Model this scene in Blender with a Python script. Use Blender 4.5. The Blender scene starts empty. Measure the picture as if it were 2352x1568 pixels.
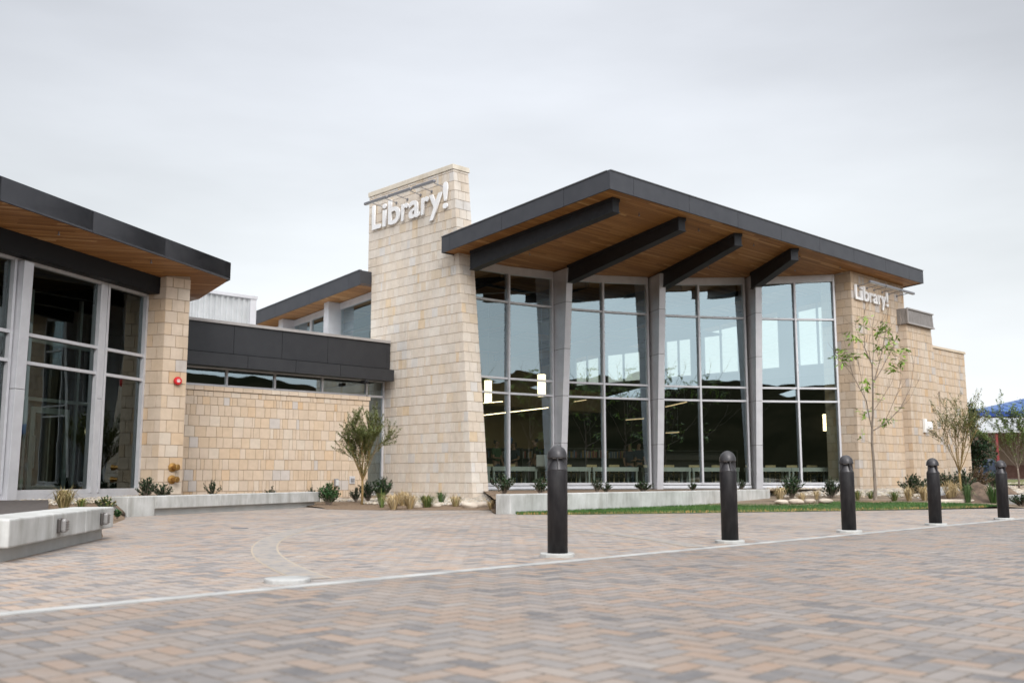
import bpy, bmesh, math, random
from mathutils import Vector, Matrix, noise
R = random.Random(7)
S = bpy.context.scene
COL = S.collection
rad = math.radians

# ------------------------------------------------------------------ camera
TH = math.atan(312 / 2287.0)
CAM_H = 0.78
cam = bpy.data.cameras.new('camera')
cam.sensor_width = 36.0
cam.lens = 36.0 * 2287 / 2352
cam.clip_end = 3000
cam.clip_start = 0.05
cam.dof.use_dof = True
cam.dof.focus_distance = 17.
cam.dof.aperture_fstop = 1.7
camo = bpy.data.objects.new('camera', cam)
COL.objects.link(camo)
camo.location = (0, 0, CAM_H)
camo.rotation_euler = (math.pi / 2 + TH, 0, 0)
S.camera = camo

# ------------------------------------------------------------------ light
SUN_EL, SUN_AZ = rad(35), rad(166)       # azimuth clockwise from +Y (the view direction)
world = bpy.data.worlds.new('World')
S.world = world
world.use_nodes = True
nt = world.node_tree
nt.nodes.clear()
def wn(t, **k):
    n = nt.nodes.new(t)
    for a, b in k.items(): setattr(n, a, b)
    return n
sky = wn('ShaderNodeTexSky', sky_type='NISHITA', sun_disc=False)
sky.sun_elevation = SUN_EL; sky.sun_rotation = SUN_AZ
tc = wn('ShaderNodeTexCoord'); sep = wn('ShaderNodeSeparateXYZ')
nt.links.new(tc.outputs['Generated'], sep.inputs[0])
ramp = wn('ShaderNodeValToRGB')
cr = ramp.color_ramp
cr.interpolation = 'B_SPLINE'
stops = [(0.0, (.76, .78, .785)), (.10, (.755, .78, .795)), (.22, (.735, .77, .79)), (.33, (.64, .665, .705)), (.46, (.57, .595, .645)), (.62, (.72, .74, .77)), (1.0, (1.35, 1.36, 1.38))]
cr.elements[0].position = stops[0][0]; cr.elements[0].color = (*[c * .5 for c in stops[0][1]], 1)
cr.elements[1].position = 1.0; cr.elements[1].color = (*[c * .5 for c in stops[-1][1]], 1)
for p, c in stops[1:-1]:
    e = cr.elements.new(p); e.color = (*[x * .5 for x in c], 1)
nt.links.new(sep.outputs['Z'], ramp.inputs[0])
mp = wn('ShaderNodeMapping'); mp.inputs['Scale'].default_value = (1.2, 1.2, 4.5)
nt.links.new(tc.outputs['Generated'], mp.inputs[0])
nz = wn('ShaderNodeTexNoise'); nz.inputs['Scale'].default_value = 1.7; nz.inputs['Detail'].default_value = 5; nz.inputs['Roughness'].default_value = .5
nt.links.new(mp.outputs[0], nz.inputs['Vector'])
mr = wn('ShaderNodeMapRange'); mr.inputs[1].default_value = .3; mr.inputs[2].default_value = .7; mr.inputs[3].default_value = .89; mr.inputs[4].default_value = 1.11
nt.links.new(nz.outputs[0], mr.inputs[0])
vm = wn('ShaderNodeVectorMath', operation='SCALE')
dt = wn('ShaderNodeVectorMath', operation='DOT_PRODUCT'); dt.inputs[1].default_value = (math.sin(SUN_AZ) * math.cos(SUN_EL), math.cos(SUN_AZ) * math.cos(SUN_EL), math.sin(SUN_EL))
nt.links.new(tc.outputs['Generated'], dt.inputs[0])
def wm(op, a, b):                                                  # thinner, brighter cloud round the sun; thicker cloud to either side
    n_ = wn('ShaderNodeMath', operation=op)
    for i_, q_ in enumerate((a, b)):
        if isinstance(q_, (int, float)): n_.inputs[i_].default_value = q_
        else: nt.links.new(q_, n_.inputs[i_])
    return n_.outputs[0]
glow = wm('MULTIPLY', wm('POWER', wm('MAXIMUM', dt.outputs['Value'], 0.), 1.4), 1.5)
side = wm('MULTIPLY', wm('MULTIPLY', wm('MULTIPLY', sep.outputs['X'], sep.outputs['X']), wm('MINIMUM', wm('MULTIPLY', sep.outputs['Z'], 2.2), 1.)), -.95)
cloud = wm('MULTIPLY', mr.outputs[0], wm('ADD', wm('ADD', glow, side), 1.))
nt.links.new(ramp.outputs[0], vm.inputs[0]); nt.links.new(cloud, vm.inputs[3])
vm2 = wn('ShaderNodeVectorMath', operation='SCALE'); vm2.inputs[3].default_value = 20.0   # cloud radiance against a background strength of 0.1
nt.links.new(vm.outputs[0], vm2.inputs[0])
mx = wn('ShaderNodeMix', data_type='RGBA'); mx.inputs[0].default_value = .95
nt.links.new(sky.outputs[0], mx.inputs[6]); nt.links.new(vm2.outputs[0], mx.inputs[7])
bg = wn('ShaderNodeBackground'); bg.inputs[1].default_value = .1
nt.links.new(mx.outputs[2], bg.inputs[0])
wo = wn('ShaderNodeOutputWorld'); nt.links.new(bg.outputs[0], wo.inputs[0])
sun = bpy.data.lights.new('sun', 'SUN'); sun.energy = 1.5; sun.angle = rad(28); sun.color = (1, .965, .91)
suno = bpy.data.objects.new('sun', sun); COL.objects.link(suno)
sd = Vector((math.sin(SUN_AZ) * math.cos(SUN_EL), math.cos(SUN_AZ) * math.cos(SUN_EL), math.sin(SUN_EL)))
suno.rotation_euler = (-sd).to_track_quat('-Z', 'Y').to_euler()
suno.location = sd * 60
S.view_settings.view_transform = 'Standard'
S.view_settings.look = 'None'
S.view_settings.exposure = 0.40
S.view_settings.gamma = 1.0
S.view_settings.use_curve_mapping = False
S.cycles.use_denoising = True
S.cycles.max_bounces = 8
S.cycles.transparent_max_bounces = 16
S.cycles.caustics_reflective = False
S.cycles.caustics_refractive = False
S.cycles.sample_clamp_indirect = 6

# ------------------------------------------------------------------ frames of reference
AZ = rad(46.3)
AX = Vector((math.sin(AZ), math.cos(AZ), 0)); BX = Vector((-math.cos(AZ), math.sin(AZ), 0))
K0 = Vector((2.556, 25.2, 0)); ZU = Vector((0, 0, 1))
def V(a, b, z=0.0): return K0 + AX * a + BX * b + ZU * z          # main building: a to the right and away, b to the left and away
PH = rad(15.9)
LX = Vector((math.sin(PH), math.cos(PH), 0)); NX = Vector((math.cos(PH), -math.sin(PH), 0))
E0 = Vector((-7.487, 26.0, 0))
def U(l, n, z=0.0): return E0 + LX * l + NX * n + ZU * z          # left wing: l away from us, n towards the plaza
def soff(b): return 8.24 - .086 * b
def bw(a): return 7.1 - .0335 * (a - 1) ** 2                       # curved glass front
def at(u, v, Y):                                                   # point at distance Y seen at (u, v) of a 2352 x 1568 view
    dx, dy = u - 1176, 784 - v
    c, s = math.cos(TH), math.sin(TH)
    return Vector((dx, 2287 * c - dy * s, 2287 * s + dy * c)) * (Y / (2287 * c - dy * s)) + Vector((0, 0, CAM_H))
def ss(x, a, b):
    t = max(0., min(1., (x - a) / (b - a))); return t * t * (3 - 2 * t)
def gz(x, y):                                                      # height of the natural ground
    if y < 20: return -.03
    h = .034 * max(0, min(y, 38) - 26) + .013 * max(0, min(y, 62) - 38)
    return h + .015 * noise.noise(Vector((x * .7, y * .7, 0))) * ss(y, 26, 29)
def at_ground(u, v):
    y = 16.0
    while y < 70:
        p = at(u, v, y)
        if p.z <= gz(p.x, p.y) + .005: return Vector((p.x, p.y, gz(p.x, p.y)))
        y += .05
    return p

# ------------------------------------------------------------------ mesh helpers
class MB:
    def __init__(s): s.v = []; s.f = []; s.c = []; s.usecol = False
    def add(s, vs, fs, col=None):
        n = len(s.v); s.v += [tuple(p) for p in vs]; s.f += [tuple(i + n for i in f) for f in fs]
        if col is not None: s.usecol = True
        s.c += [col or (1, 1, 1)] * len(vs)
    def hexa(s, b, t, col=None):
        s.add(list(b) + list(t), [(3, 2, 1, 0), (4, 5, 6, 7), (0, 1, 5, 4), (1, 2, 6, 5), (2, 3, 7, 6), (3, 0, 4, 7)], col)
    def box(s, c, hx, hy, hz, ax=Vector((1, 0, 0)), ay=None, col=None):
        ay = ay or ZU.cross(ax); c = Vector(c); az = ax.cross(ay)
        b = [c + ax * x * hx + ay * y * hy - az * hz for x, y in ((-1, -1), (1, -1), (1, 1), (-1, 1))]
        s.hexa(b, [p + az * 2 * hz for p in b], col)
    def prism(s, poly, z0, z1, col=None):
        n = len(poly)
        zz0 = z0 if isinstance(z0, (list, tuple)) else [z0] * n
        zz1 = z1 if isinstance(z1, (list, tuple)) else [z1] * n
        b = [Vector((p[0], p[1], z)) for p, z in zip(poly, zz0)]; t = [Vector((p[0], p[1], z)) for p, z in zip(poly, zz1)]
        s.add(b + t, [tuple(range(n - 1, -1, -1)), tuple(range(n, 2 * n))] + [(i, (i + 1) % n, n + (i + 1) % n, n + i) for i in range(n)], col)
    def bar(s, p0, p1, w, h, col=None, side=None):
        p0, p1 = Vector(p0), Vector(p1); d = (p1 - p0).normalized()
        sd_ = side or (d.cross(ZU).normalized() if abs(d.z) < .99 else Vector((1, 0, 0)))
        up = sd_.cross(d).normalized()
        q = [(-1, -1), (1, -1), (1, 1), (-1, 1)]
        s.hexa([p0 + sd_ * x * w / 2 + up * y * h / 2 for x, y in q], [p1 + sd_ * x * w / 2 + up * y * h / 2 for x, y in q], col)
    def tube(s, pts, rs, n=6, caps=True, col=None):
        pts = [Vector(p) for p in pts]
        if not isinstance(rs, (list, tuple)): rs = [rs] * len(pts)
        vs = []; ref = None
        for i, p in enumerate(pts):
            d = (pts[min(i + 1, len(pts) - 1)] - pts[max(i - 1, 0)])
            d = d.normalized() if d.length > 1e-9 else ZU
            if ref is None: ref = d.orthogonal().normalized()
            x = (ref - d * ref.dot(d))
            x = x.normalized() if x.length > 1e-6 else d.orthogonal().normalized()
            ref = x; y = d.cross(x)
            vs += [p + (x * math.cos(2 * math.pi * k / n) + y * math.sin(2 * math.pi * k / n)) * rs[i] for k in range(n)]
        fs = [(i * n + k, i * n + (k + 1) % n, (i + 1) * n + (k + 1) % n, (i + 1) * n + k) for i in range(len(pts) - 1) for k in range(n)]
        if caps: fs += [tuple(range(n - 1, -1, -1)), tuple(range(len(vs) - n, len(vs)))]
        s.add(vs, fs, col)
    def lathe(s, prof, n=24, o=Vector((0, 0, 0)), ax=ZU, col=None):
        o = Vector(o); x = ax.orthogonal().normalized(); y = ax.cross(x)
        vs = [o + ax * z + (x * math.cos(2 * math.pi * k / n) + y * math.sin(2 * math.pi * k / n)) * r for r, z in prof for k in range(n)]
        fs = [(i * n + k, i * n + (k + 1) % n, (i + 1) * n + (k + 1) % n, (i + 1) * n + k) for i in range(len(prof) - 1) for k in range(n)]
        fs += [tuple(range(n - 1, -1, -1)), tuple(range(len(vs) - n, len(vs)))]
        s.add(vs, fs, col)
    def build(s, name, mat, parent=None, smooth=False, origin=None, bevel=0):
        me = bpy.data.meshes.new(name)
        o = Vector(origin) if origin is not None else Vector((0, 0, 0))
        me.from_pydata([tuple(Vector(p) - o) for p in s.v], [], s.f)
        if s.usecol:
            at_ = me.color_attributes.new('tint', 'FLOAT_COLOR', 'POINT')
            at_.data.foreach_set('color', [x for c in s.c for x in (*c, 1)])
        me.materials.append(mat)
        if smooth: me.polygons.foreach_set('use_smooth', [True] * len(me.polygons))
        me.update()
        ob = bpy.data.objects.new(name, me); COL.objects.link(ob)
        ob.location = o
        if parent is not None: put_under(ob, parent)
        if bevel:
            m = ob.modifiers.new('bevel', 'BEVEL'); m.width = bevel; m.segments = 2; m.limit_method = 'ANGLE'
        return ob
def world_loc(o):
    p = Vector(o.location)
    while o.parent: o = o.parent; p = p + Vector(o.location)
    return p
def put_under(ob, parent):
    ob.parent = parent; ob.location = Vector(ob.location) - world_loc(parent)
def tag(o, label=None, cat=None, group=None, kind=None):
    for k, v in (('label', label), ('category', cat), ('group', group), ('kind', kind)):
        if v: o[k] = v
    return o
def thing(name, label, cat, loc=(0, 0, 0), rz=0, group=None):
    o = bpy.data.objects.new(name, None); COL.objects.link(o); o.location = loc; o.rotation_euler.z = rz
    o.empty_display_size = .2
    return tag(o, label, cat, group)
def copy_tree(o, parent=None):
    c = o.copy(); COL.objects.link(c); c.parent = parent
    for ch in list(o.children): copy_tree(ch, c)
    return c

# ------------------------------------------------------------------ materials
class X:                                                           # tiny expression helper for math nodes
    def __init__(s, t, o): s.t = t; s.o = o
    def m(s, op, b=None, c=None):
        n = s.t.nodes.new('ShaderNodeMath'); n.operation = op
        for i, q in enumerate((s, b, c)):
            if q is None: continue
            if isinstance(q, X): s.t.links.new(q.o, n.inputs[i])
            else: n.inputs[i].default_value = q
        return X(s.t, n.outputs[0])
    def __add__(s, b): return s.m('ADD', b)
    def __sub__(s, b): return s.m('SUBTRACT', b)
    def __mul__(s, b): return s.m('MULTIPLY', b)
def mat(name, col=(.5, .5, .5), rough=.6, metal=0., spec=.5):
    m = bpy.data.materials.new(name); m.use_nodes = True
    p = m.node_tree.nodes['Principled BSDF']
    p.inputs['Base Color'].default_value = (*col, 1); p.inputs['Roughness'].default_value = rough
    p.inputs['Metallic'].default_value = metal; p.inputs['Specular IOR Level'].default_value = spec
    return m
def nd(m, t, **k):
    n = m.node_tree.nodes.new(t)
    for a, b in k.items(): setattr(n, a, b)
    return n
def lk(m, a, b): m.node_tree.links.new(a, b)
def P_(m): return m.node_tree.nodes['Principled BSDF']
def noise_tex(m, scale, vec=None, detail=4, rough=.55, stretch=None):
    n = nd(m, 'ShaderNodeTexNoise'); n.inputs['Scale'].default_value = scale; n.inputs['Detail'].default_value = detail; n.inputs['Roughness'].default_value = rough
    if vec is None:
        g = nd(m, 'ShaderNodeNewGeometry'); vec = g.outputs['Position']
    if stretch:
        q = nd(m, 'ShaderNodeMapping'); q.inputs['Scale'].default_value = stretch; lk(m, vec, q.inputs[0]); vec = q.outputs[0]
    lk(m, vec, n.inputs['Vector']); return n.outputs[0]
def ramp_of(m, fac, stops, interp='LINEAR'):
    r = nd(m, 'ShaderNodeValToRGB'); e = r.color_ramp; e.interpolation = interp
    e.elements[0].position = stops[0][0]; e.elements[0].color = (*stops[0][1], 1)
    e.elements[1].position = stops[-1][0]; e.elements[1].color = (*stops[-1][1], 1)
    for p, c in stops[1:-1]: e.elements.new(p).color = (*c, 1)
    lk(m, fac, r.inputs[0]); return r.outputs[0]
def mixc(m, fac, a, b, blend='MIX'):
    n = nd(m, 'ShaderNodeMix', data_type='RGBA', blend_type=blend)
    for i, q in ((0, fac), (6, a), (7, b)):
        if hasattr(q, 'is_linked'): lk(m, q, n.inputs[i])
        elif i == 0: n.inputs[0].default_value = q
        else: n.inputs[i].default_value = (*q, 1)
    return n.outputs[2]
def bump(m, h, strength=.3, dist=.02):
    b = nd(m, 'ShaderNodeBump'); b.inputs['Strength'].default_value = strength; b.inputs['Distance'].default_value = dist
    lk(m, h, b.inputs['Height']); lk(m, b.outputs[0], P_(m).inputs['Normal'])
def speckled(name, c0, c1, scale, rough=.7, metal=0., bstr=0., detail=4, stretch=None, lo=.35, hi=.65, spec=.5):
    m = mat(name, c0, rough, metal, spec)
    n = noise_tex(m, scale, detail=detail, stretch=stretch)
    lk(m, ramp_of(m, n, [(lo, c0), (hi, c1)]), P_(m).inputs['Base Color'])
    if bstr: bump(m, n, bstr)
    return m
def tinted(name, rough=.8, vary=.25, scale=6., bstr=.25, spec=.3, stretch=None, weather=False):
    m = mat(name, rough=rough, spec=spec)
    a = nd(m, 'ShaderNodeAttribute', attribute_name='tint')
    n = noise_tex(m, scale, detail=6, rough=.65, stretch=stretch)
    g = ramp_of(m, n, [(.3, (1 - vary,) * 3), (.7, (1 + vary,) * 3)])
    lk(m, mixc(m, 1., a.outputs['Color'], g, 'MULTIPLY'), P_(m).inputs['Base Color'])
    if bstr: bump(m, n, bstr, .01)
    if weather:
        w_ = noise_tex(m, 1.1, detail=6, rough=.65, stretch=(1, 1, .16)); l_ = P_(m).inputs['Base Color'].links[0].from_socket
        lk(m, mixc(m, 1., l_, ramp_of(m, w_, [(.34, (.87, .855, .83)), (.48, (1, 1, 1)), (.70, (1.045, 1.04, 1.03))]), 'MULTIPLY'), P_(m).inputs['Base Color'])
    return m

M = {}
M['stone'] = tinted('sandstone', .85, .07, 5., .25, .2, weather=True)
M['fascia'] = speckled('dark_metal_panel', (.052, .054, .063), (.062, .064, .073), 3., .42, .25, 0)
M['beam'] = speckled('dark_steel', (.020, .021, .024), (.026, .027, .031), 5., .45, .1, 0, spec=.25)
M['linkmetal'] = speckled('charcoal_panel', (.026, .027, .031), (.032, .033, .037), 3., .45, .2, 0)  # fascia metal darkened: the shade on the link is put into its colour
M['alu'] = speckled('aluminium_frame', (.54, .54, .565), (.60, .60, .625), 4., .38, .25, 0)
M['clad'] = speckled('aluminium_cladding', (.55, .55, .58), (.61, .61, .64), 3., .36, .3, 0)
M['blackmetal'] = mat('black_steel', (.006, .006, .007), .5, 0, .2)
M['seam'] = mat('dark_joint', (.012, .012, .014), .8)
M['coping'] = speckled('weathered_coping', (.33, .31, .30), (.40, .38, .37), 3., .5, .3)
M['corrugated'] = speckled('corrugated_steel', (.42, .43, .44), (.50, .51, .52), 2., .5, .3)
M['flash'] = mat('grey_flashing', (.16, .165, .18), .5, .3)
M['concrete'] = None
m = mat('cast_concrete', rough=.8, spec=.3)
n1 = noise_tex(m, 1.6, detail=6, rough=.6); n2 = noise_tex(m, 3., detail=6, rough=.7, stretch=(1.5, 1.5, .30)); n3 = noise_tex(m, 40., detail=3)
c1 = ramp_of(m, n1, [(.3, (.36, .36, .345)), (.55, (.47, .47, .455)), (.75, (.56, .56, .55))])
c2 = ramp_of(m, n2, [(.34, (.80, .79, .765)), (.5, (1, 1, 1)), (.70, (1.15, 1.15, 1.16))])
lk(m, mixc(m, 1., c1, c2, 'MULTIPLY'), P_(m).inputs['Base Color']); bump(m, n3, .15, .004); M['concrete'] = m
M['concrete_base'] = speckled('smooth_concrete', (.40, .40, .385), (.47, .47, .455), 2.5, .85, 0, .05)
M['kerbstone'] = speckled('pale_concrete', (.29, .29, .285), (.44, .44, .43), 3., .85, 0, .1)
# wooden soffit boards along the eaves
m = mat('cedar_soffit', rough=.5, spec=.35)
g = nd(m, 'ShaderNodeNewGeometry'); mpn = nd(m, 'ShaderNodeMapping'); mpn.inputs['Rotation'].default_value = (0, 0, AZ - math.pi / 2)
lk(m, g.outputs['Position'], mpn.inputs[0])
sx = nd(m, 'ShaderNodeSeparateXYZ'); lk(m, mpn.outputs[0], sx.inputs[0])
xa, xb = X(m.node_tree, sx.outputs[0]), X(m.node_tree, sx.outputs[1])
row = (xb * (1 / .095)).m('FLOOR')
wnz = nd(m, 'ShaderNodeTexWhiteNoise', noise_dimensions='1D'); lk(m, row.o, wnz.inputs['W'])
seg = (xa * (1 / 2.6) + X(m.node_tree, wnz.outputs[0]) * 7.).m('FLOOR')
cmb = nd(m, 'ShaderNodeCombineXYZ'); lk(m, row.o, cmb.inputs[0]); lk(m, seg.o, cmb.inputs[1])
wn2 = nd(m, 'ShaderNodeTexWhiteNoise', noise_dimensions='2D'); lk(m, cmb.outputs[0], wn2.inputs['Vector'])
base = ramp_of(m, wn2.outputs[0], [(0., (.25, .115, .036)), (.4, (.33, .155, .050)), (.75, (.38, .19, .066)), (.93, (.44, .235, .095)), (1., (.56, .34, .16))])
gr = noise_tex(m, 6., vec=mpn.outputs[0], detail=5, stretch=(.5, 14, 1))
grc = ramp_of(m, gr, [(.3, (.78, .76, .74)), (.7, (1.15, 1.15, 1.15))])
edge = (xb * (1 / .095)).m('FRACT').m('PINGPONG', .5).m('LESS_THAN', .05) * .65
lk(m, mixc(m, edge.o, mixc(m, 1., base, grc, 'MULTIPLY'), (.03, .014, .006)), P_(m).inputs['Base Color'])
M['wood'] = m
def wood(name, c0, c1): return speckled(name, c0, c1, 9., .5, 0, .05, stretch=(1, 1, .15))
M['ash'] = wood('pale_ash_wood', (.68, .53, .29), (.76, .62, .37))
M['darkwood'] = wood('dark_stained_wood', (.022, .017, .014), (.034, .026, .020))
# glass: a mirror coat over a clear tinted pane
def glass(name, tint, base_r, gcol, wav=.10):
    m = bpy.data.materials.new(name); m.use_nodes = True
    m.node_tree.nodes.clear()
    tr = nd(m, 'ShaderNodeBsdfTransparent'); tr.inputs[0].default_value = (*tint, 1)
    gl = nd(m, 'ShaderNodeBsdfGlossy'); gl.inputs['Roughness'].default_value = 0.; gl.inputs[0].default_value = (*gcol, 1)
    nz_ = noise_tex(m, .55, detail=2)
    b = nd(m, 'ShaderNodeBump'); b.inputs['Strength'].default_value = wav; b.inputs['Distance'].default_value = .05
    lk(m, nz_, b.inputs['Height']); lk(m, b.outputs[0], gl.inputs['Normal'])
    fr = nd(m, 'ShaderNodeFresnel'); fr.inputs[0].default_value = 1.5
    f = (X(m.node_tree, fr.outputs[0]) * 1.0 + base_r).m('MINIMUM', 1.)
    ms = nd(m, 'ShaderNodeMixShader'); lk(m, f.o, ms.inputs[0]); lk(m, tr.outputs[0], ms.inputs[1]); lk(m, gl.outputs[0], ms.inputs[2])
    o = nd(m, 'ShaderNodeOutputMaterial'); lk(m, ms.outputs[0], o.inputs[0]); return m
M['glass'] = glass('coated_glass', (.78, .83, .78), .23, (.76, .93, 1.))
M['dglass'] = glass('tinted_glass', (.52, .62, .58), .06, (.85, .97, .97), .03)
# herringbone concrete pavers
def pavers(name, w, gain, grit=False):
    m = mat(name, rough=.62, spec=.45); t = m.node_tree
    g = nd(m, 'ShaderNodeNewGeometry'); s_ = nd(m, 'ShaderNodeMapping'); s_.inputs['Rotation'].default_value = (0, 0, rad(44.5) - math.pi / 2); s_.inputs['Scale'].default_value = (1 / w,) * 3
    lk(m, g.outputs['Position'], s_.inputs[0]); sp = nd(m, 'ShaderNodeSeparateXYZ'); lk(m, s_.outputs[0], sp.inputs[0])
    x, y = X(t, sp.outputs[0]), X(t, sp.outputs[1])
    i, j, fx, fy = x.m('FLOOR'), y.m('FLOOR'), x.m('FRACT'), y.m('FRACT')
    k = (i - j).m('FLOORED_MODULO', 4.)
    k1, k2, k3 = [k.m('COMPARE', float(q), .5) for q in (1, 2, 3)]
    ver = k2 + k3; hor = ver.m('MULTIPLY', -1.) + 1.
    u = hor * (fx + k1) + ver * (fy + k2); v = hor * fy + ver * fx
    d = u.m('MINIMUM', u.m('MULTIPLY', -1.) + 2.).m('MINIMUM', v.m('MINIMUM', v.m('MULTIPLY', -1.) + 1.))
    cb = nd(m, 'ShaderNodeCombineXYZ'); lk(m, (i - k1).o, cb.inputs[0]); lk(m, (j + k3).o, cb.inputs[1])
    wn_ = nd(m, 'ShaderNodeTexWhiteNoise', noise_dimensions='2D'); lk(m, cb.outputs[0], wn_.inputs['Vector'])
    q = lambda c: (c[0] * gain * 1.035, c[1] * gain * .99, c[2] * gain * .965)
    col = ramp_of(m, wn_.outputs[0], [(0., q((.165, .165, .172))), (.13, q((.23, .226, .226))), (.3, q((.30, .288, .28))), (.46, q((.33, .305, .285))), (.6, q((.345, .30, .262))), (.74, q((.37, .30, .245))), (.88, q((.395, .29, .215))), (1., q((.375, .355, .335)))])
    w1 = nd(m, 'ShaderNodeVectorMath', operation='SCALE'); w1.inputs[3].default_value = 3.7; lk(m, cb.outputs[0], w1.inputs[0])
    w2 = nd(m, 'ShaderNodeVectorMath', operation='ADD'); lk(m, w1.outputs[0], w2.inputs[0]); lk(m, g.outputs['Position'], w2.inputs[1])
    nz1 = noise_tex(m, 6.5, vec=w2.outputs[0], detail=5, rough=.6); nz2 = noise_tex(m, .38, detail=5, rough=.6); nz3 = noise_tex(m, 190., detail=2); nz4 = noise_tex(m, 34., detail=3, rough=.7)
    # each block is a blend of two pigments
    col = mixc(m, ramp_of(m, nz1, [(.42, (0, 0, 0)), (.66, (.55, .55, .55))]), col, q((.285, .27, .262)))
    col = mixc(m, 1., col, ramp_of(m, nz1, [(.3, (.86, .86, .87)), (.7, (1.12, 1.11, 1.10))]), 'MULTIPLY')
    col = mixc(m, 1., col, ramp_of(m, nz2, [(.32, (.84, .83, .82)), (.5, (.98, .98, .98)), (.68, (1.10, 1.09, 1.07))]), 'MULTIPLY')
    col = mixc(m, 1., col, ramp_of(m, nz3, [(.3, (.88, .88, .88)), (.7, (1.12, 1.12, 1.12))]), 'MULTIPLY')
    j_ = nd(m, 'ShaderNodeMapRange', interpolation_type='SMOOTHSTEP'); j_.inputs[1].default_value = .025; j_.inputs[2].default_value = .085; lk(m, d.o, j_.inputs[0])
    jc = ramp_of(m, nz4, [(.40, q((.085, .068, .055))), (.62, q((.30, .25, .20)))])
    col = mixc(m, j_.outputs[0], jc, col)
    if grit: col = mixc(m, ramp_of(m, noise_tex(m, 55., detail=2), [(.66, (0, 0, 0)), (.74, (.7, .7, .7))]), col, (.52, .45, .36))
    lk(m, col, P_(m).inputs['Base Color']); bump(m, j_.outputs[0], .5, .006); return m
M['paver'] = pavers('herringbone_pavers', .112, 1.0, True)
M['paver_drive'] = pavers('driveway_pavers', .122, .77)
M['band'] = None
m = mat('soldier_course_pavers', rough=.65)
n_ = noise_tex(m, 7., detail=2)
lk(m, ramp_of(m, n_, [(.30, (.20, .192, .188)), (.45, (.275, .255, .24)), (.55, (.315, .28, .25)), (.70, (.36, .29, .225))]), P_(m).inputs['Base Color']); M['band'] = m
M['sand'] = mat('jointing_sand', (.42, .36, .29), .9, spec=.1)
M['dirt'] = speckled('bare_earth', (.15, .11, .075), (.27, .205, .145), 2.2, .95, 0, .4, 6)
M['mulch'] = speckled('bark_mulch', (.10, .065, .04), (.26, .18, .115), 30., .95, 0, .6, 4)
M['asphalt'] = speckled('asphalt', (.045, .045, .047), (.06, .06, .06), 20., .9)
M['darkpave'] = speckled('dark_pavers', (.05, .042, .038), (.085, .07, .062), 9., .8, 0, .2)
M['lawn'] = speckled('lawn_soil', (.035, .075, .018), (.06, .12, .03), 3., .95, 0, .3, 6)
M['blade'] = tinted('grass_blades', .7, .2, 2., 0)
M['leaf'] = tinted('leaves', .55, .15, 8., 0, .4)
M['bark'] = speckled('grey_bark', (.16, .125, .10), (.26, .21, .17), 25., .9, 0, .4, stretch=(1, 1, .3))
M['ybark'] = speckled('ochre_bark', (.20, .13, .045), (.30, .21, .09), 20., .85, 0, .3)
M['pebble'] = tinted('river_pebbles', .75, .12, 12., .1, .35)
M['rock'] = speckled('pale_boulder', (.40, .33, .265), (.56, .49, .41), 2.2, .85, 0, .3, 6)
M['grock'] = speckled('grey_boulder', (.22, .23, .24), (.33, .34, .35), 4., .85, 0, .4, 6)
M['bollard'] = speckled('bollard_paint', (.011, .010, .0115), (.026, .024, .025), 11., .5, .0, .04, 7, stretch=(1.6, 1.6, .5), lo=.4, hi=.72, spec=.3)
M['bolcap'] = speckled('bollard_cast_cap', (.036, .034, .037), (.055, .052, .055), 12., .36, .35, .05)
M['lens'] = mat('lamp_lens', (.55, .56, .55), .25)
M['bronze'] = mat('bronze_fitting', (.10, .09, .085), .4, .5)
M['smoked'] = mat('ribbed_smoked_lens', (.24, .23, .225), .2)
M['letter'] = mat('white_enamel', (.82, .82, .83), .35)
M['lamparm'] = mat('lamp_aluminium', (.26, .26, .28), .4, .6)
M['red'] = mat('red_enamel', (.55, .015, .02), .3)
M['white'] = mat('white_plastic', (.75, .75, .74), .4)
M['brass'] = speckled('tarnished_brass', (.32, .17, .05), (.48, .28, .09), 14., .38, .85, .1)
M['greyp'] = mat('grey_box', (.28, .28, .29), .5, .3)
M['int_wall'] = speckled('tan_interior_wall', (.56, .37, .17), (.62, .42, .20), 1.2, .8)
M['int_dark'] = mat('dark_interior', (.012, .012, .013), .8, spec=.15)
M['int_floor'] = mat('carpet', (.03, .028, .026), .9, spec=.1)
M['int_grey'] = mat('grey_interior', (.15, .16, .17), .8)
M['int_brown'] = speckled('dark_brown_interior', (.018, .014, .010), (.026, .020, .014), 1.5, .8, spec=.1)
M['table'] = mat('pale_laminate', (.70, .76, .72), .5)
M['louvre'] = speckled('weathered_mesh', (.19, .175, .165), (.29, .27, .26), 9., .6, .3, .2, stretch=(4, 4, .4))
def emit(name, col, st):
    m = mat(name, col, .5); p = P_(m); p.inputs['Emission Color'].default_value = (*col, 1); p.inputs['Emission Strength'].default_value = st; return m
M['lamp'] = emit('lit_lamp_shade', (1., .80, .50), 3.5)
M['strip'] = emit('lit_strip', (1., .78, .46), 6.)
M['dimstrip'] = emit('dim_strip', (1., .74, .42), 1.1)

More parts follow.
